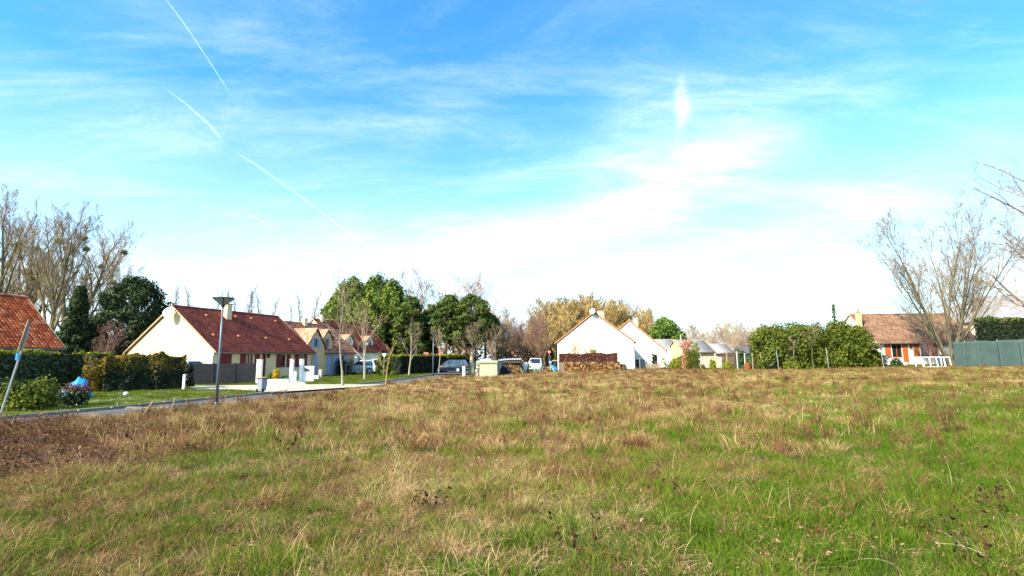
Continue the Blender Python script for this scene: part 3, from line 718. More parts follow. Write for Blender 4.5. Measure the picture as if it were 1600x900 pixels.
# --- house with blue shutters
C2 = (-19.6, 50.0); az2 = AZR; L2, W2, e2, r2 = 7.3, 7.0, 2.5, 5.35
fp = lambda u: front_pos(u, C2, az2)
w2 = [(fp(514.5), fp(519.5), .1, 2.05), (fp(530), fp(537), 1.0, 2.0)]
h2, rf2 = house('blue_shutter_house', C2, az2, L2, W2, e2, r2, K['beige_wall'], K['tile_pink'], w2, zb=.1, label='ochre house with pinkish tiled roof and pale blue shutters behind the long red roof', tw=.22, te=.28, seed=12)
door(h2, *w2[0], K['blue_paint'], x=-.15); window(h2, *w2[1], K['blue_paint'])
for a, b in ((510.5, 514), (520.5, 524.5)): shutter(h2, fp(a), fp(b), .1, 2.1, K['blue_paint'])
for a, b in ((525.5, 529.6), (537.4, 541.5)): shutter(h2, fp(a), fp(b), 1.0, 2.0, K['blue_paint'])
def wing(par, x0, x1, yc, w, eave, ridge, wm, tm, win=None, shut=None, zb=0.0, wn='gable_wing', seed=0, extra=None):
    # a gabled projection whose ridge runs along x (front face at x1)
    e = bpy.data.objects.new(wn, None); COL.objects.link(e); e.parent = par; e.location = (x1, yc - w / 2, 0); e.rotation_euler = (0, 0, PI / 2)
    # local frame: gable front faces -y(local) => +x of the house; length runs into the house
    L = x1 - x0; hh = w / 2; th = .2
    # after the quarter turn: local x -> parent +y, local y -> parent -x ; house body spans local x 0..w
    mb = MB(); pent = [(0, zb), (0, eave), (hh, ridge - .08), (w, eave), (w, zb)]
    if win:
        a, b, c, d = win
        mb.box(0, a, 0, th, zb, eave) ; mb.box(b, w, 0, th, zb, eave)
        if c > zb: mb.box(a, b, 0, th, zb, min(c, eave))
        if d < eave: mb.box(a, b, 0, th, d, eave)
        zt = lambda x: eave + (ridge - .08 - eave) * (1 - abs(x - hh) / hh)
        if d > eave:
            mb.prism([(0, eave), (a, eave), (a, zt(a))], 'y', 0, th); mb.prism([(b, eave), (w, eave), (b, zt(b))], 'y', 0, th)
            if c > eave: mb.prism([(a, eave), (b, eave), (b, c), (a, c)], 'y', 0, th)
            mb.prism([(a, d), (b, d), (b, zt(b)), (hh, ridge - .08), (a, zt(a))], 'y', 0, th)
        else: mb.prism([(0, eave), (w, eave), (hh, ridge - .08)], 'y', 0, th)
    else: mb.prism(pent, 'y', 0, th)
    mb.box(0, th, th, L, zb, eave).box(w - th, w, th, L, zb, eave)
    mb.build('wing_wall', wm, e)
    k = (ridge - eave) / hh; ov = .18; c = math.hypot(hh, ridge - eave); ux, uz = hh / c, (ridge - eave) / c; S = c + ov * c / hh; ez = eave - ov * k
    V = []; F = []
    for sx in (1, -1):
        rg_ = np.random.default_rng(seed + sx); v, f = tile_arrays(L + .15, S - .01, .22, .28, .03, rg_)
        E = np.array([hh - sx * (hh + ov), -.15, ez]); U = np.array([sx * ux, 0, uz]); Nn = np.array([-sx * uz, 0, ux])
        w_ = E[None] + v[:, :1] * U[None] + v[:, 1:2] * np.array([0, 1, 0])[None] + v[:, 2:3] * Nn[None]
        F.append(f + sum(len(q) for q in V)); V.append(w_)
    o = mesh_obj('wing_roof_tiles', np.concatenate(V), np.concatenate(F), tm, e); o['kind'] = 'stuff'
    MB().prism([(-ov, ez), (hh, ridge), (w + ov, ez), (w + ov, ez - .09), (hh, ridge - .1), (-ov, ez - .09)], 'y', -.12, L).build('wing_roof', K['wood_dark'], e)
    if win:
        a, b, c, d = win; f = MB(); q = .05
        f.box(a, b, .06, .11, c, c + q).box(a, b, .06, .11, d - q, d).box(a, a + q, .06, .11, c + q, d - q).box(b - q, b, .06, .11, c + q, d - q).box((a + b) / 2 - .02, (a + b) / 2 + .02, .058, .108, c + q, d - q)
        f.build('wing_window', shut or K['white'], e)
        MB().box(a + q, b - q, .08, .09, c + q, d - q).build('wing_pane', K['glass'], e)
        if shut:
            ws = (b - a) * .55
            for s0 in (a - ws - .02, b + .02): MB().box(s0, s0 + ws, -.06, -.02, c, d).build('wing_shutter', shut, e)
    return e
wing(h2, -3.0, .5, fp(485), 2.7, 2.9, 4.6, K['beige_wall'], K['tile_salmon'], win=(1.05, 1.65, 2.75, 3.6), shut=K['blue_paint'], seed=5)
wing(h2, -3.2, -.15, fp(503) + .9, 1.5, 3.85, 4.62, K['beige_wall'], K['tile_salmon'], win=(.42, 1.08, 2.75, 3.75), shut=None, zb=2.6, wn='dormer', seed=6)
ds = MB().box(.51, .55, fp(484), fp(488), .1, 2.0).build('door', K['blue_paint'], h2)
chimney(h2, -W2 / 2 + .2, 3.0, r2 - .6, r2 + .45, K['cream'], .5, .42)
# --- further house with two dormers
C3 = (-20.9, 63.5); L3, W3, e3, r3 = 11.5, 9.0, 2.8, 6.65
fp3 = lambda u: front_pos(u, C3, AZR)
w3 = [(fp3(559), fp3(564), .95, 2.1), (fp3(594.5), fp3(599), .1, 2.1)]
h3, rf3 = house('dormer_house', C3, AZR, L3, W3, e3, r3, K['white_wall'], K['tile_red'], w3, zb=.1, label='cream house with a dark red roof and two small dormers behind the vase shaped tree', tw=.24, te=.3, seed=15)
window(h3, *w3[0], K['red_paint']); door(h3, *w3[1], K['red_paint'])
for u in (550, 582): wing(h3, -3.4, -.75, fp3(u) + .4, 1.5, 4.15, 4.75, K['white_wall'], K['tile_salmon'], win=(.35, 1.15, 3.45, 4.2), zb=2.9, wn='dormer', seed=int(u))
chimney(h3, -W3 / 2 + .2, 1.3, r3 - .6, r3 + .6, K['cream'], .5, .42)
# --- white gable houses in the middle (gable ends face the field)
def gable_house(name, uc, D, half, eavez, ridgez, az, L, label, wm=K['white_wall'], tm=K['tile_pink'], ovs=None):
    x, y = XY(uc, D); g = T(x, y)
    c = (x + half * math.cos(az), y - half * math.sin(az))
    return house(name, c, az, L, 2 * half, eavez - g, ridgez - g, wm, tm, [], zb=g, label=label, verge=K['verge_orange'], tw=.24, te=.3, gutter=True, seed=int(uc), ov=.22)
D4 = 55.0
h4, rf4 = gable_house('white_gable_house', 929.5, D4, 4.02, ZV(930, 533, D4), ZV(930, 487.5, D4) , R(9.5), 10, 'large white gable end house with an orange verge and a satellite dish at its peak')
lw = 8.04
MB().box(-4.55, -3.95, -.05, -.002, 1.55, 2.12).build('shutter', K['wood_dark'], h4)
MB().box(-4.62, -3.88, -.035, -.001, 1.49, 2.19).build('window_surround', K['pink_wall'], h4)
dish(h4, -4.02 - .15, -.35, ZV(930, 485, D4) - T(*XY(930, D4)) - .15, R(-25), .33)
antenna(h4, -4.25, .5, ZV(930, 492, D4) - T(*XY(930, D4)), 2.6, R(195), w=1.1)
chimney(h4, -3.3, 2.4, 5.2, ZV(936, 484, D4) - T(*XY(930, D4)), K['cream'], .7, .5)
MB().tube([(.27, .02, 2.9), (.05, -.05, 2.65), (.05, -.05, .1)], .05, 8).build('downpipe', K['zinc'], h4)
D5 = 64.0
h5, rf5 = gable_house('second_gable_house', 984, D5, 4.3, ZV(985, 548, D5), ZV(985, 500, D5), R(13.5), 9, 'smaller white gable end house peeping out behind the large white one')
chimney(h5, -3.5, 2.5, 5.0, 6.3, K['cream'], .6, .5)

# --- houses whose ridge runs across the view (front wall faces the field)
def ZU(u, D): return (u - 800) / 807 * D
def across(name, u0, u1, D, veave, vridge, W, wm, rm, label, wins=(), fm=K['white'], mull=0, doors=(), tw=.24, te=.3, ov=.35, sub=0.0, **kw):
    x0, x1 = ZU(u0, D), ZU(u1, D); um = (u0 + u1) / 2; g = T((x0 + x1) / 2, D)
    eave = ZV(um, veave, D) - g; ridge = ZV(um, vridge, D + W / 2) - g
    hs = [(ZU(a, D) - x0, ZU(b, D) - x0, c, d) for a, b, c, d in wins]
    h, rf = house(name, (x0, D), R(90), x1 - x0, W, eave, ridge, wm, rm, hs, zb=g, label=label, tw=tw, te=te, ov=ov, seed=int(u0), **kw)
    for q in hs: window(h, *q, fm, mull=mull)
    return h, rf, eave, ridge, g
across('grey_roof_bungalow', 1020, 1066, 76, 547, 531.5, 7, K['yellow_wall'], K['roof_grey'], 'low yellow bungalow with a plain grey roof behind the closed white parasol', wins=[(1050, 1055, 1.2, 2.0)], tw=60, te=.4)
across('grey_roof_annexe', 1067, 1115, 66, 549, 532.5, 7, K['yellow_wall'], K['roof_grey'], 'yellow annexe with a grey sheet roof behind the pinkish garden wall', wins=[(1073, 1077, 1.2, 2.0)], tw=60, te=.4)
across('grey_roof_outbuilding', 1117, 1146, 84, 551, 538, 6, K['pink_wall'], K['roof_grey'], 'pale grey roofed outbuilding below the bare pinkish trees', tw=60, te=.4)
h9, rf9, e9, r9, g9 = across('orange_shutter_house', 1370, 1532, 60, 532.5, 491, 8.4, K['white_wall'], K['tile_brown'], 'white house with a brown tiled roof and orange brown shutters behind the white frame',
    wins=[(1393.5, 1409, .95, 2.55), (1438, 1452, .95, 2.55)], fm=K['orange_wood'], mull=1)
Y9 = lambda u: ZU(u, 60) - ZU(1370, 60)
for a, b, z in ((1382, 1391.5, .92), (1409.6, 1418, .1), (1427, 1436, .92), (1454, 1464, .92)): shutter(h9, Y9(a), Y9(b), z, 2.58, K['orange_wood'])
MB().box(.002, .2, Y9(1422), Y9(1423.3), 2.0, 2.5).build('wall_lamp', K['red_paint'], h9)
chimney(h9, -2.1, -.35, 0, r9 + .1, K['beige_wall'], .5, .42, pot=K['verge_orange'])
h10, rf10, e10, r10, g10 = across('lower_tiled_wing_house', 1344, 1368, 64, 540, 503.5, 7, K['beige_wall'], K['tile_brown'], 'lower house wing with a sandy brown tiled roof left of the slim chimney')
xh, yh = XY(1542, 92); eh = ZV(1580, 500, 92); rh = ZV(1590, 461, 99)
hh_ = empty('big_grey_roof_hall', (xh, yh, 0), 0, 'large building with a pale grey hipped roof rising behind the dark clipped hedge', 'house')
MB().box(.6, 39.4, .6, 15.4, 0, eh - .1).build('wall', K['pink_wall'], hh_)
MB().add([(0, 0, eh), (40, 0, eh), (40, 16, eh), (0, 16, eh), (6.5, 8, rh), (33.5, 8, rh), (0, 0, eh - .2), (40, 0, eh - .2), (40, 16, eh - .2), (0, 16, eh - .2)],
         [(0, 1, 5, 4), (1, 2, 5), (2, 3, 4, 5), (3, 0, 4), (6, 7, 1, 0), (7, 8, 2, 1), (8, 9, 3, 2), (9, 6, 0, 3), (9, 8, 7, 6)]).build('roof', K['roof_grey'], hh_)
for k in range(1, 20): MB().bar((k * 2, -.02, eh + .02), (max(6.5, min(33.5, k * 2)) if 6.5 < k * 2 < 33.5 else k * 2, 8 if 6.5 < k * 2 < 33.5 else 8 * (k * 2 / 6.5 if k * 2 <= 6.5 else (40 - k * 2) / 6.5), rh + .05 if 6.5 < k * 2 < 33.5 else eh + (rh - eh) * (k * 2 / 6.5 if k * 2 <= 6.5 else (40 - k * 2) / 6.5)), .06, .05).build('roof_seam', K['roof_grey'], hh_)
# small roofs glimpsed between the trees
across('distant_pink_house', 1330, 1346, 120, 549, 540, 8, K['white_wall'], K['tile_pink'], 'distant pale house seen behind the laurel mass at the right')
across('distant_white_house', 655, 690, 125, 553, 545, 8, K['beige_wall'], K['tile_pink'], 'distant white house glimpsed beneath the dark pines')
across('distant_cream_house', 712, 734, 130, 552, 544, 8, K['beige_wall'], K['tile_pink'], 'distant cream house glimpsed beyond the dark parked car')
across('hidden_tiled_house', 196, 214, 62, 549, 538, 7, K['cream'], K['tile_pink'], 'pinkish roofed house just showing above the orange topped hedge')
# ---------------------------------------------------------------- trees
def rnd3(rg, s): return Vector((rg.normal(0, s), rg.normal(0, s), rg.normal(0, s)))
def bare_mesh(seed, H, r0, t0=.2, nl=(9, 6, 5, 4), ang=(.75, .7, .7, .7), ratio=(.62, .5, .5, .5), up=(.02, .16, .10, .05), rmin=.012, stems=1, wob=(.05, .10, .14, .18), fan=0.25, droop=0.0, lead=1.0):
    rg = np.random.default_rng(seed); wood = MB(); tw = MB(); tips = []
    ml = len(nl)
    def br(p, d, L, r, lv):
        ns = (6, 5, 4, 3, 2)[min(lv, 4)]; pts = [p.copy()]; ds = [d.copy()]
        w = wob[min(lv, len(wob) - 1)]; u = up[min(lv, len(up) - 1)]
        for i in range(ns):
            d = (d + rnd3(rg, w) + Vector((0, 0, u - (droop if lv >= 3 else 0)))).normalized(); p = p + d * (L / ns); pts.append(p.copy()); ds.append(d.copy())
        end = .12 if lv == 0 else .30; rads = [max(r * (1 - (1 - end) * i / ns), rmin * .8) for i in range(ns + 1)]
        mb = wood if lv <= 1 else tw
        mb.tube(pts, rads, (8, 5, 4, 3, 3)[min(lv, 4)], cap=False)
        if lv >= ml: tips.append(p); return
        n = nl[lv]; a0 = t0 if lv == 0 else .18; ph = rg.uniform(0, 6.28)
        for k in range(n):
            t = a0 + (1 - a0) * (k + rg.uniform(.1, .9)) / n; i = min(int(t * ns), ns - 1); q = pts[i].lerp(pts[i + 1], t * ns - i); dd = ds[i + 1]
            ph += 2.4 + rg.normal(0, .4); ref = Vector((0, 0, 1)) if abs(dd.z) < .9 else Vector((1, 0, 0))
            x = dd.cross(ref).normalized(); y = dd.cross(x); a = ang[min(lv, len(ang) - 1)] * rg.uniform(.65, 1.2)
            nd = (dd * math.cos(a) + (x * math.cos(ph) + y * math.sin(ph)) * math.sin(a)).normalized()
            cl = L * ratio[min(lv, len(ratio) - 1)] * (1.18 - .62 * t) * rg.uniform(.75, 1.2)
            br(q, nd, cl, max(rads[i] * rg.uniform(.42, .62), rmin), lv + 1)
    for s in range(stems):
        d = Vector((0, 0, 1)) if stems == 1 else Vector((math.cos(s * 2.4) * fan, math.sin(s * 2.4) * fan, 1)).normalized()
        br(Vector((math.cos(s * 2.4) * r0 * .6 * (stems > 1), math.sin(s * 2.4) * r0 * .6 * (stems > 1), -.1)), d, H * lead * (.9 if s == 0 else rg.uniform(.78, 1)), r0 * (1 if stems == 1 else .7), 0)
    return wood, tw, tips
CACHE = {}
def bare_tree(name, loc, mesh_key, gen, wm, tm, label, group=None, rz=0.0, H=10.0, wide=1.0, cat='tree'):
    e = empty(name, loc, rz, label, cat, group)
    if mesh_key not in CACHE:
        w, t, tips = gen()
        a = w.build('trunk', wm, None, smooth=True, fix=False); b = t.build('twigs', tm, None, smooth=False, fix=False)
        a.parent = e; b.parent = e; CACHE[mesh_key] = (a, b, tips, max(v[2] for v in t.v))
    else:
        a0, b0, tips, _ = CACHE[mesh_key]; a = a0.copy(); b = b0.copy()
        for o, nm, mm in ((a, 'trunk', wm), (b, 'twigs', tm)):
            COL.objects.link(o); o.parent = e
            if o.data.materials[0] != mm: o.material_slots[0].link = 'OBJECT'; o.material_slots[0].material = mm
    s = H * 1.10 / CACHE[mesh_key][3]; e.scale = (s * wide, s * wide, s)
    return e, CACHE[mesh_key][2]
def leaves(name, C, Nv, size, m, parent, asp=.55, seed=0, curl=.25):
    n = len(C); rg = np.random.default_rng(seed); Nv = Nv + rg.normal(0, .55, (n, 3)); Nv /= np.linalg.norm(Nv, axis=1)[:, None]
    A = np.cross(Nv, rg.normal(size=(n, 3))); A /= np.linalg.norm(A, axis=1)[:, None]; B = np.cross(Nv, A)
    s = (size * rg.uniform(.6, 1.35, n))[:, None]
    V = np.stack([C - A * s, C + B * s * asp + Nv * s * curl, C + A * s, C - B * s * asp + Nv * s * curl], 1).reshape(-1, 3)
    F = np.arange(n * 4).reshape(n, 4)
    return mesh_obj(name, V, F, m, parent)
def ell_leaves(P, n, seed, lo=.62, hi=1.06, flat=1.0):
    # P rows: cx,cy,cz,rx,ry,rz  -> points near the surfaces of the clumps
    rg = np.random.default_rng(seed); P = np.asarray(P, float); w = (P[:, 3] * P[:, 4] * P[:, 5]) ** (2 / 3); w /= w.sum()
    i = rg.choice(len(P), n, p=w); d = rg.normal(size=(n, 3)); d /= np.linalg.norm(d, axis=1)[:, None]; r = rg.uniform(lo, hi, n)[:, None]
    # a little raggedness so that clumps are not smooth balls
    r *= (1 + .22 * np.sin(d[:, :1] * 7 + i[:, None]) * np.cos(d[:, 2:] * 6 + i[:, None] * 1.7))
    C = P[i, :3] + d * P[i, 3:] * r; Nv = d / P[i, 3:]; Nv /= np.linalg.norm(Nv, axis=1)[:, None]; return C, Nv
def clump_tree(name, loc, W, H, zb, fr, n_cl, n_leaf, size, m, bark, label, seed=0, group=None, shape=None, cl=(.18, .28), vert=1.0, trunks=1, tr=.18, lean=0.0, cat='tree', asp=.55, limbs=True):
    e = empty(name, loc, 0, label, cat, group); rg = np.random.default_rng(seed)
    shape = shape or (lambda t: math.sqrt(max(0, 1 - (2 * t - 1) ** 2)) if t > .5 else .55 + .9 * t)
    P = []
    for k in range(n_cl):
        t = (k + rg.uniform(0, 1)) / n_cl; a = k * 2.4 + rg.normal(0, .5); rad = W / 2 * shape(t) * (rg.uniform(.35, 1) ** .5); q = W * rg.uniform(*cl) * (.6 + .4 * shape(t))
        z = zb + (H - zb) * t
        P.append((math.cos(a) * max(0, rad - q * .5), math.sin(a) * max(0, rad - q * .5), z - q * vert * .35, q, q, q * vert))
    P = np.array(P); tr_ = MB()
    for s in range(trunks):
        bx = (s - (trunks - 1) / 2) * W * .16; tr_.tube([(bx, 0, -.1), (bx * 1.2 + rg.normal(0, .05), rg.normal(0, .1), zb + (H - zb) * .35), (bx * 1.1, 0, zb + (H - zb) * .8)], [tr, tr * .7, tr * .2], 7)
    if limbs:
        for p in P[::2]:
            tr_.tube([(p[0] * .08, p[1] * .08, max(zb * .6, p[2] - W * .25)), (p[0] * .5, p[1] * .5, p[2] - W * .08), (p[0], p[1], p[2])], [tr * .4, tr * .25, .02], 4, cap=False)
    tr_.build('trunk', bark, e, smooth=True, fix=False)
    C, Nv = ell_leaves(P, n_leaf, seed + 1); k = C[:, 2] > .02; leaves('foliage', C[k], Nv[k], size, m, e, asp=asp, seed=seed + 2)
    return e
def bush(name, loc, rx, ry, h, m, n_leaf, size, label, seed=0, cat='bush', group=None, rz=0.0, top=None, top_frac=.75, core=True, shape='round', bark=None, n_cl=14, asp=.55):
    e = empty(name, loc, rz, label, cat, group); rg = np.random.default_rng(seed); P = []
    for k in range(n_cl):
        a = k * 2.4; t = (k + .5) / n_cl; q = min(rx, ry, h) * rg.uniform(.34, .5); rr = math.sqrt(rg.uniform(.05, 1))
        if shape == 'vase': lim = .45 + .6 * t
        elif shape == 'box': lim = 1.0; rr = rr ** .6
        else: lim = math.sqrt(max(.05, 1 - (max(0, t - .35) / .72) ** 2))
        P.append((math.cos(a) * rr * max(rx - q, .01) * lim, math.sin(a) * rr * max(ry - q, .01) * lim, max(q * .6, t * (h - q)), q, q, q))
    P = np.array(P); C, Nv = ell_leaves(P, n_leaf, seed + 1, .5); k = C[:, 2] > .01; C, Nv = C[k], Nv[k]
    if top is not None:
        u = C[:, 2] > h * top_frac + rg.normal(0, h * .05, len(C)); leaves('new_growth', C[u], Nv[u], size, top, e, seed=seed + 4, asp=asp); C, Nv = C[~u], Nv[~u]
    leaves('foliage', C, Nv, size, m, e, seed=seed + 2, asp=asp)
    st = MB()
    for k in range(6): p = P[k * 2 % len(P)]; st.tube([(p[0] * .1, p[1] * .1, -.05), (p[0] * .6, p[1] * .6, p[2] * .5), tuple(p[:3])], [.03, .02, .01], 4, cap=False)
    st.build('stem', bark or K['bark'], e, fix=False)
    return e
def hedge(name, a, b, h, th, m, n_leaf, size, label, seed=0, top=None, topd=.25, z=None, cat='hedge', rough=.12, group=None, topname='new_growth', coremat=None, h2=None):
    a = Vector((a[0], a[1], 0)); b = Vector((b[0], b[1], 0)); L = (b - a).length; d = (b - a).normalized(); zz = T(*((a + b) / 2)[:2]) if z is None else z
    e = empty(name, ((a.x + b.x) / 2, (a.y + b.y) / 2, zz), math.atan2(d.y, d.x), label, cat, group); rg = np.random.default_rng(seed)
    ar = np.array([L * h, L * h, L * th, th * h, th * h], float); i = rg.choice(5, n_leaf, p=ar / ar.sum()); n = n_leaf
    u = rg.uniform(-.5, .5, n); v = rg.uniform(0, 1, n); w = rg.uniform(-.5, .5, n)
    x = np.where(i < 3, u * L, np.where(i == 3, -L / 2, L / 2)); y = np.select([i == 0, i == 1], [-th / 2, th / 2], w * th); z_ = np.where(i == 2, h, v * h)
    nx = np.select([i == 3, i == 4], [-1, 1], 0.); ny = np.select([i == 0, i == 1], [-1, 1], 0.); nz = np.where(i == 2, 1., 0.)
    hv = 1 + (fbm(x * 1.6 + seed, y * 1.3 + z_ * .9, seed, 3) - .5) * rough * 5; dep = -np.abs(rg.normal(0, .06, n))
    hs = 1 if h2 is None else (h + (h2 - h) * (x / L + .5)) / h
    C = np.column_stack([x + nx * dep, y * hv + ny * dep, (z_ + nz * dep) * (1 + (hv - 1) * .5) * hs]); Nv = np.column_stack([nx, ny, nz + .25])
    C[:, 0] += nx * (hv - 1) * th * .3
    if top is not None:
        q = C[:, 2] > h * hs - topd * (1 + rg.normal(0, .35, n)); leaves(topname, C[q], Nv[q], size, top, e, seed=seed + 4); C, Nv = C[~q], Nv[~q]
    leaves('foliage', C, Nv, size, m, e, seed=seed + 2)
    k = MB().prism([(-L / 2 + .12, 0), (L / 2 - .12, 0), (L / 2 - .12, (h2 or h) - .14), (-L / 2 + .12, h - .14)], 'y', -th / 2 + .12, th / 2 - .12)
    k.build('branch_core', coremat or m, e)
    return e
def ordn(i): return 'first second third fourth fifth sixth seventh eighth ninth tenth eleventh twelfth thirteenth fourteenth fifteenth sixteenth seventeenth eighteenth nineteenth twentieth twenty-first twenty-second'.split()[i]
# --- tall bare poplars at the left, with mistletoe
pop = lambda sd, H: (lambda: bare_mesh(sd, H, .38, t0=.16, nl=(14, 9, 7, 5), ang=(.50, .5, .55, .6), ratio=(.52, .42, .42, .45), up=(.03, .15, .12, .08), rmin=.012))
poplars = [(-6, 60, 20.5, 1, 'tall bare poplar cut by the left edge of the picture'), (45, 66, 20.8, 2, 'tall bare poplar above the orange roof ridge'),
           (70, 58, 18.6, 3, 'bare poplar with a leaning mossy trunk right of the orange roof'), (92, 64, 20.6, 1, 'broad bare poplar carrying the largest mistletoe balls'),
           (113, 72, 20.5, 2, 'bare poplar behind the left dark conifer'), (22, 74, 21.5, 3, 'bare poplar further back above the orange roof slope'), (142, 80, 20.0, 1, 'bare poplar with arching branches above the two dark conifers'),
           (208, 84, 16.0, 2, 'slim bare poplar rising behind the large dark conifer')]
for i, (u, D, H, v, lb) in enumerate(poplars):
    if v not in (1, 2, 3): v = 1
    x, y = XY(u, D); base = 20.0
    e, tips = bare_tree('bare_poplar', (x, y, T(x, y)), 'pop%d' % v, pop(100 + v, base), K['bark_moss'], K['twig'], lb, 'bare poplars at the left', rz=i * 1.3, H=H, wide=1.12)
    rg2 = np.random.default_rng(900 + i)
    for k in range((2, 3, 2, 5, 2, 2, 2, 1)[i]):
        p = tips[int(rg2.integers(0, len(tips)))] * .86
        if p.z < 11: continue
        P = np.array([(p.x, p.y, p.z, .45, .45, .42)]); C, Nv = ell_leaves(P, 420, i * 10 + k, .3, 1.1); leaves('mistletoe', C, Nv, .085, K['mistletoe'], e, seed=k)
# --- Lombardy poplars far behind the red roof
lomb = lambda: bare_mesh(51, 22, .30, t0=.08, nl=(22, 5, 4), ang=(.26, .35, .4), ratio=(.26, .45, .5), up=(.02, .30, .15), rmin=.03)
for i, (u, v) in enumerate(((268, 452), (290, 456), (330, 462), (351, 458), (364, 470), (381, 455), (389, 458), (401, 466), (421, 470), (452, 480), (465, 467), (486, 463))):
    D = 150; x, y = XY(u, D); H = ZV(u, v, D)
    bare_tree('lombardy_poplar', (x, y, 0), 'lomb%d' % (i % 2), lomb, K['twig'], K['twig_grey'], ordn(i) + ' thin upright bare poplar from the left far behind the red roofs', 'distant upright poplars behind the red roof', rz=i * 2.1, H=H)
# --- conifers at the left
cone = lambda t: max(.12, 1.0 - t * .85)
def conifer(name, u, D, W, vtop, m, label, seed, n_cl=70, n_leaf=9000, size=.20, zb=.2, shape=cone, vert=.75, cl=(.10, .17), **kw):
    x, y = XY(u, D); t = T(x, y); H = ZV(u, vtop, D) - t
    return clump_tree(name, (x, y, t), W, H, zb, None, n_cl, n_leaf, size, m, K['bark_dark'], label, seed=seed, shape=shape, cl=cl, vert=vert, **kw)
conifer('dark_conifer', 113, 44, 4.3, 447, K['dark_conifer'], 'pointed dark conifer between the orange roof and the larger conifer', 21, n_cl=110, n_leaf=14000, size=.15, asp=.3, cl=(.08, .15))
rnd = lambda t: (.55 + 1.1 * t) if t < .4 else math.sqrt(max(.02, 1 - ((t - .4) / .62) ** 2))
conifer('dark_conifer', 203, 48, 7.0, 434, K['dark_conifer'], 'large rounded very dark conifer left of the cream gable', 22, n_cl=130, n_leaf=24000, size=.17, asp=.32, cl=(.07, .14), shape=rnd, vert=1.0)
# --- conifer group in the middle left
spire = lambda t: (.7 + .6 * t) if t < .35 else max(.10, 1 - ((t - .35) / .68) ** 1.6)
for (u, D, W, v, sd, lb) in ((548, 86, 11.5, 436, 31, 'leftmost tall green cypress behind the dormer house'), (585, 88, 11.5, 432, 32, 'tallest green cypress in the clump behind the bare vase shaped tree'),
                             (611, 84, 8.5, 440, 33, 'rightmost pointed green cypress of the clump'), (520, 92, 6.5, 462, 34, 'low green cypress at the left foot of the clump'), (570, 80, 8.0, 470, 35, 'short green cypress in front of the clump')):
    conifer('cypress', u, D, W, v, K['cypress'], lb, sd, n_cl=110, n_leaf=17000, size=.30, shape=lambda t: (.75 + .6 * t) if t < .4 else max(.12, 1 - ((t - .4) / .63) ** 2.4), vert=1.9, cl=(.07, .13), asp=.34, cat='tree', group='green cypresses behind the houses')
dome = lambda t: math.sqrt(max(.05, 1 - (2 * t - .9) ** 2 * .95))
for (u, D, W, v, zb, sd, lb) in ((640, 78, 6.2, 463, 2.2, 41, 'dark pine right of the tall cypress clump'), (702, 76, 6.0, 461, 4.2, 42, 'dark pine with an open trunk left of the dark car'), (735, 78, 8.0, 460, 4.5, 43, 'broad dark pine above the olive cabinet'),
                             (672, 82, 5.0, 476, 3.0, 44, 'smaller dark pine between two larger pines'), (757, 82, 4.5, 484, 5.0, 45, 'low right shoulder pine of the dark group'), (718, 84, 5, 478, 3.5, 46, 'dark pine tucked behind the open trunked pines')):
    x, y = XY(u, D); t = T(x, y); H = ZV(u, v, D) - t
    clump_tree('dark_pine', (x, y, t), W, H, zb, None, 60, 11000, .22, K['pine'], K['bark_dark'], lb, seed=sd, shape=dome, cl=(.09, .17), asp=.34, vert=.6, trunks=2 if sd in (42, 43) else 1, tr=.2, group='dark pines beyond the lane')
x, y = XY(1040, 84); clump_tree('round_evergreen', (x, y, .5), 6.8, ZV(1040, 498, 84) - .5, .3, None, 60, 12000, .22, K['laurel_bright'], K['bark_dark'], 'rounded bright green tree behind the grey roofed bungalow', seed=47, shape=dome, cl=(.13, .2), vert=.9)
# --- street trees
tg = dict(
 slender=lambda: bare_mesh(61, 6.0, .065, t0=.42, nl=(9, 5, 4, 2), ang=(.42, .5, .6, .6), ratio=(.50, .5, .5, .5), up=(.02, .15, .06, .0), rmin=.006),
 vase=lambda: bare_mesh(64, 6.6, .13, t0=.26, nl=(10, 7, 5, 2), ang=(.72, .6, .6, .6), ratio=(.62, .48, .5, .5), up=(.02, .10, .08, .03), rmin=.008),
 tall=lambda: bare_mesh(66, 5.5, .10, t0=.32, nl=(9, 6, 4, 2), ang=(.6, .6, .6, .6), ratio=(.55, .5, .5, .5), up=(.02, .12, .08, .03), rmin=.008),
 young=lambda: bare_mesh(69, 2.6, .07, t0=.30, nl=(4, 4, 3), ang=(.7, .7, .7), ratio=(.6, .5, .5), up=(.05, .12, .05), rmin=.008))
for nm, u, D, s, k, wm, tm, rz, lb in (
  ('bare_street_tree', 536, 31, 6.4, 'slender', 'bark_pale', 'twig', 0, 'slender pale bare tree in front of the blue shutter house'),
  ('bare_street_tree', 570, 42, 5.9, 'vase', 'bark_pale', 'twig', 1, 'vase shaped bare tree in front of the silver cars'),
  ('bare_street_tree', 639, 50, 5.3, 'tall', 'bark_pale', 'twig', 2, 'pale trunked bare tree before the long dark hedge'),
  ('bare_street_tree', 685, 57, 5.0, 'slender', 'bark_pale', 'twig', 3.2, 'thin pale bare tree beside the second lamp post'),
  ('bare_street_tree', 739, 52, 5.4, 'vase', 'bark', 'twig', 2.0, 'spreading bare tree just left of the olive cabinet'),
  ('bare_street_tree', 762, 58, 5.2, 'slender', 'bark_pale', 'twig', 1.0, 'thin bare tree rising behind the olive cabinet'),
  ('lichen_tree', 604, 35.5, 2.6, 'young', 'bark_yellow', 'twig_gold', 1.2, 'small crooked bare tree covered with yellow lichen at the kerb')):
    x, y = XY(u, D); bare_tree(nm, (x, y, .1 if x < -5 else T(x, y)), k, tg[k], K[wm], K[tm], lb, rz=rz, H=s, wide=1.15)
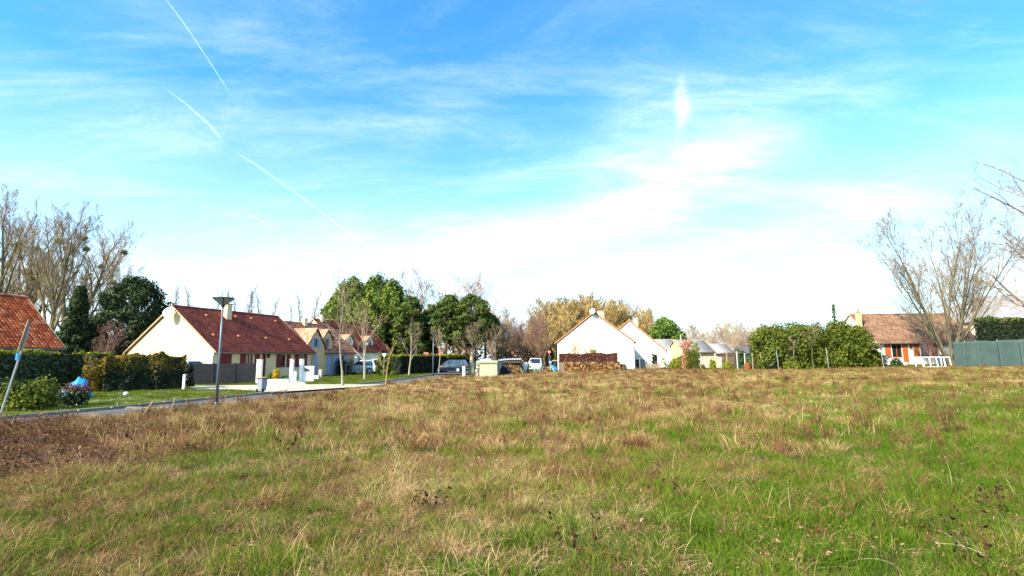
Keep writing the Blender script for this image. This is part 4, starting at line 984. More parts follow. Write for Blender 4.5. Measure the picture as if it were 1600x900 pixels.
# --- bare woods behind
big = lambda sd: (lambda: bare_mesh(sd, 12, .22, t0=.12, nl=(12, 8, 6, 3), ang=(.6, .6, .6, .6), ratio=(.6, .48, .45, .5), up=(.02, .14, .08, .03), rmin=.022))
def bt(u, D, vtop, var, wm, tm, lb, grp, name='bare_tree', rz=0, wide=1.15):
    x, y = XY(u, D); t = T(x, y); H = ZV(u, vtop, D) - t
    e, _ = bare_tree(name, (x, y, t), 'big%d' % var, big(200 + var), K[wm], K[tm], lb, grp, rz=rz, H=H, wide=wide); return e
rg3 = random.Random(5)
for i, (u, v, D) in enumerate(((655, 426, 110), (735, 432, 112), (720, 446, 108), (770, 474, 100))): bt(u, D, v, i % 3, 'twig_pale', 'twig_pale', ('tall pale bare tree between the cypresses and the pines', 'tall pale bare tree above the broad pine', 'faint bare tree behind the pines', 'bare tree at the right end of the pines')[i], None, rz=i)
for i in range(15):
    u = 768 + i * 5.6; bt(u, 88 + rg3.uniform(-6, 14), 488 + rg3.uniform(-4, 26) + (14 if 800 < u < 830 else 0), i % 3, 'twig_red', 'twig_red' if i % 3 else 'twig', ordn(i) + ' reddish bare tree from the left in the thicket left of the white gable', 'reddish bare thicket trees', rz=i * 1.1)
willow = lambda: bare_mesh(301, 14, .30, t0=.10, nl=(16, 10, 7, 3), ang=(.5, .42, .4, .5), ratio=(.58, .48, .42, .5), up=(.03, .24, .22, .12), rmin=.026)
willow2 = lambda: bare_mesh(302, 14, .30, t0=.10, nl=(16, 10, 7, 3), ang=(.5, .42, .4, .5), ratio=(.58, .48, .42, .5), up=(.03, .24, .22, .12), rmin=.026)
for i, (u, v, D) in enumerate(sorted(((842, 492, 98), (858, 472, 100), (874, 467, 104), (892, 468, 100), (908, 464, 106), (924, 466, 102), (940, 470, 106), (955, 473, 104), (972, 478, 106), (990, 482, 104), (1008, 486, 108), (850, 510, 86), (866, 500, 90), (838, 512, 90), (883, 487, 92), (851, 495, 95), (880, 476, 108), (900, 470, 98), (916, 468, 110), (948, 472, 98), (964, 476, 100), (1000, 488, 100)))):
    x, y = XY(u, D); t = T(x, y)
    bare_tree('golden_willow', (x, y, t), 'wil%d' % (i % 2), (willow, willow2)[i % 2], K['twig_gold'], K['twig_gold'], ordn(i) + ' golden twigged bare tree planted in the row behind the white gables', 'golden bare trees behind the white gables', rz=i * 1.7, H=ZV(u, v, D) - t, wide=1.75)
for i in range(22):
    u = 1056 + i * 6.8 + rg3.uniform(-2, 2); v = 508 + rg3.uniform(-4, 16) - (6 if 1120 < u < 1160 else 0)
    bt(u, 120 + rg3.uniform(-10, 25), v, i % 3, 'twig_pale', 'twig_pale' if i % 4 else 'twig_gold', ordn(i) + ' pale pinkish bare tree from the left in the far row right of centre', 'pale bare trees in the far row', rz=i)
for i in range(26):
    u = (-60 + i * 23) if i < 14 else 330 + (i - 14) * 27 ; 
    bt(u, 105 + rg3.uniform(-8, 30), 520 + rg3.uniform(-16, 12), i % 3, 'twig', 'twig' if i % 2 else 'twig_red', 'bare tree in the low distant row behind the houses', 'bare trees in the low distant row', rz=i * .8)
for i in range(12):
    u = 1200 + i * 40; bt(u, 135 + rg3.uniform(-8, 20), 524 + rg3.uniform(-10, 10), i % 3, 'twig', 'twig_pale', 'bare tree in the low distant row at the right', 'bare trees in the low distant row at the right', rz=i * .9)
x, y = XY(160, 40); bare_tree('bare_shrub', (x, y, .1), 'big1', big(201), K['twig_red'], K['twig_red'], 'reddish bare shrub between the two dark conifers', cat='tree', H=4.4)
# far band of scrub that closes the horizon
def scrub(name, pts, h, dep, m, n, size, label, seed):
    rg_ = np.random.default_rng(seed); pts = np.array(pts, float); seg = np.linalg.norm(np.diff(pts, axis=0), axis=1); cum = np.concatenate([[0], np.cumsum(seg)])
    s = rg_.uniform(0, cum[-1], n); x = np.interp(s, cum, pts[:, 0]); y = np.interp(s, cum, pts[:, 1]) + rg_.uniform(0, dep, n); hh = h * (.55 + .9 * fbm(x * .12, y * .05, seed, 3)); z = hh * rg_.uniform(0, 1, n) ** .8
    o = leaves(name, np.column_stack([x, y, z]), np.tile([0, -.6, .6], (n, 1)), size, m, None, seed=seed); tag(o, label, None, None, 'stuff')
K['scrub'] = ramp_mat('scrub_twigs', [(0, (.07, .045, .03)), (.5, (.17, .11, .06)), (1, (.26, .20, .08))], .9, mottled=.5, mscale=.12)
K['scrub2'] = ramp_mat('scrub_pale', [(0, (.20, .14, .09)), (.5, (.36, .25, .17)), (1, (.44, .34, .20))], .9, mottled=.5, mscale=.12)
scrub('undergrowth', [XY(-250, 150), XY(300, 140), XY(600, 130), XY(770, 120), XY(1060, 130)], 6.5, 14, K['scrub'], 22000, .42, 'low brown undergrowth below the distant trees', 71)
scrub('undergrowth', [XY(770, 90), XY(880, 92), XY(900, 100)], 4.2, 8, K['scrub'], 8000, .26, 'rusty undergrowth left of the white gable house', 73)
scrub('undergrowth', [XY(1000, 150), XY(1200, 150), XY(1900, 150)], 6.5, 14, K['scrub2'], 16000, .42, 'pale undergrowth below the far row of trees at the right', 72)
# --- right-hand trees
x, y = XY(1484, 53); e, _ = bare_tree('large_bare_tree', (x, y, T(x, y)), 'right1', lambda: bare_mesh(405, 15.0, .17, t0=.16, nl=(11, 8, 6, 4), ang=(.50, .55, .6, .6), ratio=(.34, .46, .5, .5), up=(.015, .12, .06, .0), rmin=.009, stems=9, fan=.34),
                       K['bark_moss'], K['twig'], 'large spreading bare tree behind the green netting fence', H=16.6, wide=.95)
x, y = XY(1700, 47); e, _ = bare_tree('large_bare_tree', (x, y, T(x, y)), 'right2', lambda: bare_mesh(409, 17.5, .34, t0=.16, nl=(18, 11, 7, 4), ang=(.85, .6, .6, .6), ratio=(.50, .45, .42, .5), up=(.02, .09, .03, -.02), rmin=.007, droop=.03),
                       K['bark'], K['twig_grey'], 'tall bare birch reaching in from the right edge of the picture', H=21.5, wide=1.15)
for u, D, s, lb in ((1452, 55, 3.4, 'low reddish bare shrub before the right end of the brown roof'), (1505, 56, 4.4, 'reddish bare shrub left of the clipped hedge'), (1472, 57, 3.8, 'tangled bare shrub under the large bare tree')):
    x, y = XY(u, D); bare_tree('bare_shrub', (x, y, T(x, y)), 'big2', big(202), K['twig_red'], K['twig_red'], lb, H=s, rz=u)
# laurel mass at the right of centre
for (u, D, W, v, sd, lb) in ((1203, 51, 4.4, 513, 81, 'left rounded end of the big evergreen shrub mass'), (1232, 51.5, 5.0, 508, 82, 'evergreen shrub just right of the dark roofed shed'), (1262, 52, 4.6, 511, 83, 'evergreen shrub behind the thin bare sapling'),
                             (1292, 52, 5.0, 508, 84, 'evergreen shrub below the small spruce tip'), (1318, 51.5, 5.0, 506, 85, 'evergreen shrub at the middle right of the mass'), (1338, 51, 3.6, 513, 86, 'darker right end of the evergreen shrub mass')):
    x, y = XY(u, D); t = T(x, y); H = ZV(u, v, D) - t
    clump_tree('evergreen_shrub', (x, y, t), W, H, .1, None, 60, 10500, .115, K['laurel_light'], K['bark'], lb, seed=sd, shape=lambda t: math.sqrt(max(.1, 1 - max(0, t - .45) ** 2 * 2.6)), cl=(.12, .2), vert=1.1, cat='shrub', group='evergreen shrubs at the far edge of the field')
conifer('small_spruce', 1308, 54, 2.2, 474, K['pine'], 'small thin spruce tip poking above the evergreen shrubs', 87, n_cl=44, n_leaf=1800, size=.10, shape=lambda t: max(.06, 1 - t) ** 1.2, vert=.4, cl=(.07, .13))
x, y = XY(1268, 49.5); bare_tree('bare_sapling', (x, y, T(x, y)), 'slender', tg['slender'], K['bark'], K['twig'], 'thin bare sapling in front of the evergreen shrubs', H=5.4)
x, y = XY(1238, 49.5); bare_tree('bare_sapling', (x, y, T(x, y)), 'young', tg['young'], K['bark'], K['twig_pale'], 'low forked bare sapling left of the thin one', H=3.3, wide=1.2)
# --- hedges
hedge('laurel_hedge', (-26.0, 17.5), (-23.2, 29.5), 2.0, 1.1, K['laurel'], 15000, .085, 'long dark laurel hedge in front of the orange roofed house', 1, z=.1, top=K['yellow_leaf'], topd=.05)
hedge('orange_topped_hedge', XY(163, 27.2), XY(284, 29.5), 1.8, 1.7, K['hedge_dark'], 17000, .07, 'dark hedge with orange new growth on top and shade put into its lower leaf colour, left of the cream house', 2, z=.1, top=K['new_growth'], topd=.62, rough=.15)  # dark leaves paint in the front's shade; orange top leaves also stand for sun
x, y = XY(151, 27); bush('golden_shrub', (x, y, .1), .75, .7, 2.0, K['new_growth'], 4200, .055, 'tall wedge shaped shrub with golden top beside the blue tarpaulin', 3, shape='vase', bark=K['bark'], n_cl=18, cat='shrub')
x, y = XY(52, 17.2); bush('round_laurel_bush', (x, y, .1), .92, .85, 1.12, K['laurel_light'], 5600, .05, 'round green laurel bush beside the leaning pole', 4, n_cl=22, shape='box')
x, y = XY(124, 18.6); bush('copper_bush', (x, y, .1), .66, .55, .85, K['laurel'], 3600, .04, 'small wedge shaped bush with copper leaves on top', 5, shape='vase', top=K['red_leaf'], top_frac=.62, n_cl=18)
hedge('lane_hedge', XY(617, 53), XY(690, 62), 1.95, 1.3, K['hedge_dark'], 15000, .11, 'long dark clipped hedge along the lane behind the pale trunked tree', 6, z=.1, top=K['yellow_leaf'], topd=.10, rough=.05)
hedge('lane_hedge', XY(692, 70), XY(727, 78), 2.1, 1.3, K['hedge_dark'], 6000, .14, 'further clipped hedge with a yellow green top behind the dark car', 7, z=.1, top=K['yellow_leaf'], topd=.35, rough=.06)
x, y = XY(600, 50); bush('green_bush', (x, y, .1), 1.1, .8, 2.2, K['laurel_light'], 3500, .08, 'loose green bush at the left end of the long lane hedge', 8, cat='bush')
hedge('clipped_cypress_hedge', XY(1538, 50), XY(1680, 50), ZV(1570, 496, 50) - T(46, 50), 1.5, K['hedge_dark'], 14000, .10, 'dark green clipped hedge behind the netting fence at the right edge', 9, rough=.05, top=K['pine'], topd=.3)
hedge('copper_hedge', XY(873, 51.5), XY(963, 51.0), 1.70, 1.2, K['red_leaf'], 14000, .07, 'copper brown leafy hedge standing over the firewood stack', 10, rough=.09)
for u, D, r, h, m, lb in ((432, 40, .35, .9, 'yellow_flower', 'bright yellow flowering bush by the white wall'), (424, 40, .3, .6, 'laurel_bright', 'small light green bush left of the yellow one'), (448, 40.5, .5, .35, 'laurel_bright', 'low green plants right of the yellow bush'),
                       (1052, 50.5, .75, 1.15, 'yellow_leaf', 'round yellow green bush below the white parasol'), (1022, 52, .35, 1.7, 'hedge_dark', 'narrow dark bush left of the white parasol'), (1080, 51, .95, 2.3, 'laurel_light', 'green bush beside the bamboo pole'),
                       (1072, 53, .8, 3.3, 'red_flower', 'bush with red orange leaves left of the annexe roof'), (1086, 52, .5, 3.0, 'yellow_leaf', 'upright yellow green bush against the annexe'), (1062, 60, 2.6, 1.9, 'laurel_light', 'leafy hedge bush under the yellow bungalow'),
                       (1112, 49.6, .42, 1.1, 'yellow_leaf', 'small cone shaped bush before the pinkish wall'), (1096, 49.6, .3, .6, 'laurel_light', 'little bush by the metal post'), (1134, 49.7, .6, .95, 'yellow_leaf', 'loose yellow green bush before the plank fence'),
                       (1157, 53, .6, 2.3, 'laurel_light', 'leafy bush left of the dark roofed shed'), (1166, 50, .4, .8, 'red_flower', 'small orange tinted bush at the shed foot'), (1186, 50, .5, 1.1, 'laurel_light', 'low bush by the shed corner'),
                       (1199, 49.6, .8, 1.3, 'laurel', 'low dark bush at the foot of the evergreen mass'), (1372, 51, .85, 1.6, 'laurel', 'dark bush beside the blue sheet'), (1398, 51, .65, 1.0, 'laurel', 'low dark bush before the orange shuttered window'),
                       (640, 62, 1.6, 2.4, 'red_leaf', 'reddish shrub above the long lane hedge'), (536, 54, 1.2, 1.9, 'hedge_dark', 'dark bush in front of the blue shuttered windows'), (1240, 49.4, .5, .9, 'yellow_leaf', 'small yellow green bush at the foot of the forked sapling'),
                       (1318, 49.5, .5, 1.1, 'laurel_light', 'low leafy bush at the foot of the evergreen mass right part')):
    x, y = XY(u, D); bush('garden_bush', (x, y, .1 if x < -4 else T(x, y)), r, r, h, K[m], 2200, .045 + r * .02, lb, seed=int(u), cat='bush', n_cl=18, shape='round' if h < 1.5 else 'box')

for u, s_, lb in ((898, 3.4, 'bare twiggy shrub against the white gable wall left of its small window'), (922, 2.8, 'smaller bare twiggy shrub against the white gable wall')):
    x, y = XY(u, 53.5); bare_tree('bare_shrub', (x, y, T(x, y)), 'big0', big(200), K['twig_gold'], K['twig_gold'], lb, H=s_, rz=u)
# ---------------------------------------------------------------- street furniture
def lamp(u, D, H, label, rz=0):
    x, y = XY(u, D); z = T(x, y) if x > -5 else 0.0; e = empty('street_lamp', (x, y, z), rz, label, 'street lamp', 'street lamps along the lane')
    MB().tube([(0, 0, .25), (0, 0, H * .5), (0, 0, H - .30)], [.048, .040, .030], 10).build('pole', K['grey_metal'], e, smooth=True, fix=False)
    MB().lathe([(.062, 0), (.062, .24), (.05, .28)], 10).build('base_sleeve', K['grey_metal'], e)
    MB().lathe([(.045, H - .34), (.06, H - .30), (.07, H - .26)], 10).build('collar', K['dark_metal'], e)
    s = MB().lathe([(.07, H - .258), (.16, H - .18), (.31, H - .045)], 20).build('lamp_shade', K['shade'], e, smooth=False)
    MB().lathe([(.03, H - .24), (.05, H - .14), (.03, H - .07)], 10).build('bulb', K['white'], s)
    for k in range(4):
        a = k * PI / 2 + .5; MB().bar((.075 * math.cos(a), .075 * math.sin(a), H - .262), (.325 * math.cos(a), .325 * math.sin(a), H - .04), .022, .014).build('rib', K['dark_metal'], s)
    MB().lathe([(.335, H - .042), (.345, H - .03), (.335, H - .008), (.05, H + .012)], 20).build('lamp_cap', K['dark_metal'], e)
    return e
K['shade'] = mat('frosted_shade', (.55, .57, .55), .35, trans=.45, spec=.6)
lamp(342, 17.5, 3.80, 'nearest grey street lamp with a cone shaped head by the lane')
lamp(676, 41, 3.78, 'second grey street lamp in front of the long dark hedge', .4)
lamp(773, 56, 3.75, 'furthest street lamp showing just above the olive cabinet', .8)
# --- cars
def car(loc, hd, paint, label, L=4.1, W=1.7, H=1.48, name='parked_car', boot=False, z0=0.0):
    e = empty(name, loc, hd, label, 'car'); w = W / 2
    def loft(secs, m, nm, par, bev=.03):
        mb = MB(); b = [];
        for (x, zb_, zt, hw, hwt) in secs: b.append([(x, -hw, zb_), (x, -hw * 1.0, (zb_ + zt) * .55), (x, -hwt, zt), (x, hwt, zt), (x, hw * 1.0, (zb_ + zt) * .55), (x, hw, zb_)])
        n = 6; V = [p for s in b for p in s]; F = []
        for i in range(len(b) - 1):
            for k in range(n): F.append((i * n + k, i * n + (k + 1) % n, (i + 1) * n + (k + 1) % n, (i + 1) * n + k))
        F.append(tuple(range(n))[::-1]); F.append(tuple((len(b) - 1) * n + k for k in range(n))); mb.add(V, F)
        return mb.build(nm, m, par, smooth=False, bevel=bev)
    h = L / 2; bl = .90
    loft([(-h, .34, .74, w * .86, w * .80), (-h + .12, .24, bl, w * .96, w * .90), (-h * .55, .20, bl + .03, w, w * .93), (h * .25, .20, bl, w, w * .92), (h * .62, .22, .80, w * .98, w * .86), (h - .10, .26, .62, w * .90, w * .78), (h, .34, .52, w * .78, w * .70)], paint, 'body', e)
    zt = H; rx0, rx1 = -h * .78, h * .02; bx0, bx1 = -h * .93, h * .50; bw, tw_ = w * .90, w * .72
    g = MB().add([(bx0, -bw, bl - .02), (bx1, -bw, bl - .04), (bx1, bw, bl - .04), (bx0, bw, bl - .02), (rx0, -tw_, zt - .03), (rx1, -tw_, zt), (rx1, tw_, zt), (rx0, tw_, zt - .03)], [(0, 3, 2, 1), (4, 5, 6, 7), (0, 1, 5, 4), (1, 2, 6, 5), (2, 3, 7, 6), (3, 0, 4, 7)])
    g.build('cabin', paint, e, bevel=.05)
    def L3(a, b, t): return tuple(a[i] + (b[i] - a[i]) * t for i in range(3))
    for sy in (-1, 1):
        A, B, C_, D_ = (bx0, sy * bw, bl), (bx1, sy * bw, bl), (rx1, sy * tw_, zt), (rx0, sy * tw_, zt)
        for t0_, t1_ in ((.07, .47), (.51, .92)):
            q = [L3(L3(A, B, t0_), L3(D_, C_, t0_), .10), L3(L3(A, B, t1_), L3(D_, C_, t1_), .10), L3(L3(A, B, t1_), L3(D_, C_, t1_), .86), L3(L3(A, B, t0_), L3(D_, C_, t0_), .86)]
            o = sy * .012; v = [(p[0], p[1] + o, p[2]) for p in q] + [(p[0], p[1] - sy * .01, p[2]) for p in q]
            MB().add(v, [(0, 1, 2, 3), (7, 6, 5, 4), (0, 1, 5, 4), (1, 2, 6, 5), (2, 3, 7, 6), (3, 0, 4, 7)]).build('side_window', K['car_glass'], e)
    for nm, xb, xt, s in (('windscreen', bx1, rx1, 1), ('rear_window', bx0, rx0, -1)):
        A, B, C_, D_ = (xb, -bw, bl), (xb, bw, bl), (xt, tw_, zt), (xt, -tw_, zt)
        q = [L3(L3(A, B, .07), L3(D_, C_, .07), .08), L3(L3(A, B, .93), L3(D_, C_, .93), .08), L3(L3(A, B, .93), L3(D_, C_, .93), .90), L3(L3(A, B, .07), L3(D_, C_, .07), .90)]
        v = [(p[0] + s * .014, p[1], p[2] + .008) for p in q] + [(p[0] - s * .01, p[1], p[2] - .01) for p in q]
        MB().add(v, [(0, 1, 2, 3), (7, 6, 5, 4), (0, 1, 5, 4), (1, 2, 6, 5), (2, 3, 7, 6), (3, 0, 4, 7)]).build(nm, K['car_glass'], e)
    for sx in (-.60, .62):
        for sy in (-1, 1):
            wx = sx * h; MB().prism([(wx + .36 * math.cos(a), .31 + .36 * math.sin(a)) for a in np.linspace(0, PI, 10)] , 'y', sy * (w - .12), sy * (w + .003)).build('wheel_arch', K['black'], e)
            wh = bpy.data.objects.new('wheel', None); COL.objects.link(wh); wh.parent = e; wh.location = (wx, sy * (w - .08), .30); wh.rotation_euler = (PI / 2, 0, 0)
            MB().lathe([(.20, -.10), (.29, -.095), (.305, -.06), (.305, .06), (.29, .095), (.20, .10)], 20).build('tyre', K['tyre'], wh, smooth=True)
            MB().lathe([(.19, -.103), (.10, -.112), (.04, -.106), (.04, .106), (.10, .112), (.19, .103)], 14).build('rim', K['rim'], wh)
    for sy in (-1, 1):
        MB().box(h - .10, h + .012, sy * w * .52 - .14, sy * w * .52 + .14, .50, .62).build('headlight', K['lamp_clear'], e)
        MB().box(-h - .012, -h + .10, sy * w * .68 - .10, sy * w * .68 + .10, .60, .86).build('tail_light', K['lamp_red'], e)
        MB().box(h * .30, h * .36, sy * (w + .02) - .06, sy * (w + .02) + .06, .90, 1.0).build('door_mirror', K['black'], e)
    MB().box(-h - .016, -h + .02, -.26, .26, .42, .53).build('number_plate', K['white'], e)
    if boot: MB().add([(bx0, -tw_, zt), (bx0, tw_, zt), (bx0 - .75, tw_ * .9, zt + .25), (bx0 - .75, -tw_ * .9, zt + .25), (bx0, -tw_, zt - .06), (bx0, tw_, zt - .06), (bx0 - .75, tw_ * .9, zt + .19), (bx0 - .75, -tw_ * .9, zt + .19)], [(0, 1, 2, 3), (7, 6, 5, 4), (0, 1, 5, 4), (1, 2, 6, 5), (2, 3, 7, 6), (3, 0, 4, 7)]).build('open_tailgate', paint, e)
    return e
K['silver'] = mat('silver_paint', (.55, .55, .53), .32, metal=.35, coat=.5)
K['darkblue'] = mat('dark_blue_paint', (.010, .013, .028), .25, coat=.8)
K['white_car'] = mat('white_car_paint', (.75, .75, .75), .3, coat=.6)
x, y = XY(565, 57); car((x, y, LZ), R(180 - 6), K['silver'], 'silver hatchback parked in front of the dormer house, nose to the left', L=3.9)
x, y = XY(590, 63); car((x, y, LZ), R(35), K['white_car'], 'white car with its tailgate open behind the silver hatchback', L=4.2, H=1.62, boot=True)
x, y = XY(704, 59); car((x, y, LZ), R(165), K['darkblue'], 'dark blue hatchback parked on the short drive by the hedge', L=3.9)
x, y = XY(312, 36.0); car((x, y, LZ), R(28), K['white_car'], 'white car mostly hidden behind the charcoal garden fence', L=3.9, H=1.62)
x, y = XY(836, 58); car((x, y, T(x, y)), R(-100), K['white_car'], 'white car seen end on behind the firewood and garden clutter', L=4.0)
# --- gate, walls and fence of the cream house
def box_thing(name, u0, u1, D, zt, dep, m, label, cat, zb=LZ, rz=0.0, cap=None, group=None, part='block', bevel=.01):
    x0, x1 = ZU(u0, D), ZU(u1, D); e = empty(name, ((x0 + x1) / 2, D, zb), rz, label, cat, group); w = (x1 - x0) / 2
    MB().box(-w, w, 0, dep, 0, zt - zb).build(part, m, e, bevel=bevel)
    if cap: MB().box(-w - .03, w + .03, -.03, dep + .03, zt - zb + .002, zt - zb + .05).build('cap', cap, e)
    return e
for u0, u1, D, vt, lb in ((399.5, 409, 35.2, 562.5, 'white gate pillar at the right end of the charcoal fence'), (451.5, 458.5, 36.6, 562, 'white gate pillar right of the yellow bush'), (466.5, 474, 37.2, 562, 'white gate pillar beside the letterbox wall')):
    box_thing('gate_pillar', u0 + 1, u1 - 1, D, ZV(u0, vt, D), .22, K['white'], lb, 'pillar', rz=R(-6), cap=K['concrete'], group='white gate pillars', part='shaft')
box_thing('low_post', 459.5, 463, 37.4, ZV(460, 580, 37.4), .2, K['white'], 'short white post between the two right hand gate pillars', 'post')
m_ = box_thing('letterbox_wall', 474.5, 490, 37.3, ZV(482, 573, 37.3), .30, K['white'], 'white wall section with a black letterbox right of the gate pillars', 'wall', cap=K['white'], rz=R(10), part='wall_block')
MB().prism([(-.28, .72), (-.28, .98), (.02, .90), (.02, .78)], 'y', -.07, .0).build('letterbox', K['dark_metal'], m_)
box_thing('garden_wall', 416, 451, 37.6, ZV(430, 592, 37.6), .2, K['white'], 'low white garden wall below the yellow flowering bush', 'wall', part='wall_block')
a_ = Vector((*XY(298, 33.4), 0)); b_ = Vector((*XY(400, 35.3), 0)); d_ = b_ - a_; nb = 3
fe = empty('garden_fence', (a_.x, a_.y, LZ), math.atan2(d_.y, d_.x), 'solid charcoal garden fence between the hedge and the first gate pillar', 'fence'); Lf = d_.length
for i in range(nb):
    p = MB(); q = Lf / nb
    for j in range(8): p.box(i * q + .046, (i + 1) * q - .046, -.015 - .003 * (j % 2), .015 + .003 * (j % 2), .06 + j * .162, .06 + (j + 1) * .162)
    p.build('fence_panel', K['charcoal'], fe)
for i in range(nb + 1): MB().box(i * Lf / nb - .045, i * Lf / nb + .045, -.04, .04, 0, 1.40).build('post', K['charcoal'], fe)
box_thing('stone_bollard', 498, 502.5, 42, ZV(500, 577, 42), .3, K['concrete'], 'grey stone bollard at the edge of the lawn right of the letterbox wall', 'bollard')
box_thing('stone_block', 491.5, 498.5, 41.5, ZV(495, 586, 41.5), .35, K['concrete'], 'low grey stone block beside the bollard', 'block')
box_thing('white_post', 287, 290.5, 28.6, ZV(288, 585, 28.6), .08, K['plastic_white'], 'slim white post at the right end of the orange topped hedge', 'post')
x, y = XY(296, 31.5); bush('dark_bush', (x, y, .1), .42, .5, 1.45, K['hedge_dark'], 1600, .06, 'narrow black green bush at the left end of the charcoal fence', 77, n_cl=10)
box_thing('stone_post', 157.5, 163, 31, ZV(160, 579, 31), .2, K['concrete'], 'pale stone post behind the copper topped bush', 'post')
x, y = XY(201, 24.0); e = empty('white_stone', (x, y, LZ), 0, 'small white stone lying on the lawn before the dark hedge', 'stone'); MB().lathe([(.06, -.02), (.11, .05), (.09, .12), (.03, .16)], 7).build('stone', K['plastic_white'], e)
# --- wheelie bin
x, y = XY(411, 25.6); e = empty('wheelie_bin', (x, y, LZ), R(-20), 'grey wheelie bin with a red rim standing by the kerb', 'bin'); s = .80; e.scale = (.64, .64, .80)
MB().add([(-.20, -.20, .08), (.20, -.20, .08), (.20, .22, .08), (-.20, .22, .08), (-.27, -.27, .92 * s + .08), (.27, -.27, .92 * s + .08), (.27, .30, .92 * s + .08), (-.27, .30, .92 * s + .08)], [(0, 3, 2, 1), (4, 5, 6, 7), (0, 1, 5, 4), (1, 2, 6, 5), (2, 3, 7, 6), (3, 0, 4, 7)]).build('bin_body', K['bin_grey'], e, bevel=.02)
zt = .92 * s + .08
MB().box(-.30, .30, -.30, .34, zt + .001, zt + .04).build('rim', K['red_paint'], e, bevel=.01)
MB().prism([(-.29, zt + .042), (-.27, zt + .075), (0, zt + .11), (.27, zt + .075), (.29, zt + .042)], 'y', -.30, .30).build('lid', K['lidm'] if 'lidm' in K else mat('lime_lid', (.30, .30, .02), .5), e, bevel=.01)
for sx in (-1, 1):
    w_ = MB().lathe([(.11, -.03), (.12, 0), (.11, .03)], 16).build('wheel', K['black'], e); w_.location = (sx * .27, -.16, .12); w_.rotation_euler = (0, PI / 2, 0)
MB().tube([(-.2, .36, zt - .02), (.2, .36, zt - .02)], .018, 6).build('handle', K['bin_grey'], e)
# --- leaning pole, stakes, board
x, y = XY(8, 15.2); zt = 2.85; lean = .54
e = empty('leaning_pole', (x, y, 0), 0, 'leaning galvanised pole with a broken wooden slat tied to its top', 'pole')
MB().tube([(0, 0, -.1), (lean, .05, zt - .15)], .028, 8).build('pole', K['galv'], e, fix=False)
MB().bar((lean * .72, -.03, zt * .70), (lean * 1.02, .0, zt + .05), .075, .03).build('slat', K['wood'], e)
MB().bar((lean * .78, -.05, zt * .74), (lean * .95, -.02, zt * .92), .07, .02).build('slat', K['wood'], e)
MB().box(lean * .62, lean * .62 + .07, -.06, -.03, zt * .60, zt * .67).build('name_tag', K['tarp'], e)
for (u0, v0, u1, v1, D, lb) in ((224, 650, 243, 625, 14.8, 'short leaning wooden stake at the edge of the lane, the left one'), (268, 646, 277, 620, 15.2, 'short leaning wooden stake nearer the street lamp')):
    x, y = XY(u0, D); x1 = ZU(u1, D); e = empty('wooden_stake', (x, y, 0), 0, lb, 'stake', 'leaning stakes by the lane'); MB().bar((0, 0, -.05), (x1 - x, .05, ZV(u1, v1, D)), .06, .04).build('stake_board', K['wood'], e)
x, y = XY(243, 17.2); e = empty('loose_board', (x, y, .12), R(8), 'weathered board lying on the lawn edge behind the stakes', 'board'); MB().box(-.55, .55, -.07, .07, 0, .03).build('plank', K['wood'], e); MB().box(-.85, -.35, .12, .25, 0, .04).build('plank', K['wood'], e)
# --- blue tarpaulin heap
def heap(name, u, D, w, d, h, m, label, cat, seed=0, z=None, peak=.8):
    x, y = XY(u, D); z = T(x, y) if z is None else z; e = empty(name, (x, y, z), 0, label, cat); n = 18; V = []; F = []
    for i in range(n + 1):
        for j in range(n + 1):
            a = i / n * 2 - 1; b = j / n * 2 - 1; r = math.hypot(a, b); k = max(0, 1 - r) ** .55
            zz = h * k * (.75 + .6 * vnoise(a * 2 + 5, b * 2, seed)) * (1 + .5 * (a * peak)) + .05 * math.sin(a * 14 + b * 5) * k
            V.append((a * w / 2, b * d / 2, float(zz)))
    for i in range(n):
        for j in range(n): q = i * (n + 1) + j; F.append((q, q + n + 1, q + n + 2, q + 1))
    o = mesh_obj('sheet', V, F, m, e, smooth=True); s = o.modifiers.new('t', 'SOLIDIFY'); s.thickness = .02; return e
heap('blue_tarpaulin', 124, 22.5, 1.15, .9, .72, K['tarp'], 'crumpled bright blue tarpaulin heap behind the small bushes', 'tarpaulin', 3, LZ, .9)
x, y = XY(111, 22.8); heap('dark_heap', 109, 23.2, .7, .6, .62, K['dark_metal'], 'dark object wrapped beside the blue tarpaulin', 'bundle', 5, LZ)
# --- post and wire fence before the blue shutter house
us = [(494, 45), (516, 44.5), (540, 47.5), (561, 45.5), (580, 47), (597, 50)]
e = empty('wire_fence', (*XY(516, 44.5), LZ), 0, 'black posts with thin rails along the garden of the blue shutter house', 'fence'); o0 = XY(516, 44.5); P = [(XY(u, D)[0] - o0[0], XY(u, D)[1] - o0[1]) for u, D in us]
for px_, py_ in P: MB().tube([(px_, py_, 0), (px_, py_, 1.15)], .035, 6).build('post', K['dark_metal'], e)
for z in (.15, .55, 1.05):
    MB().tube([(a, b, z) for a, b in P], .008, 4).build('wire', K['dark_metal'], e)
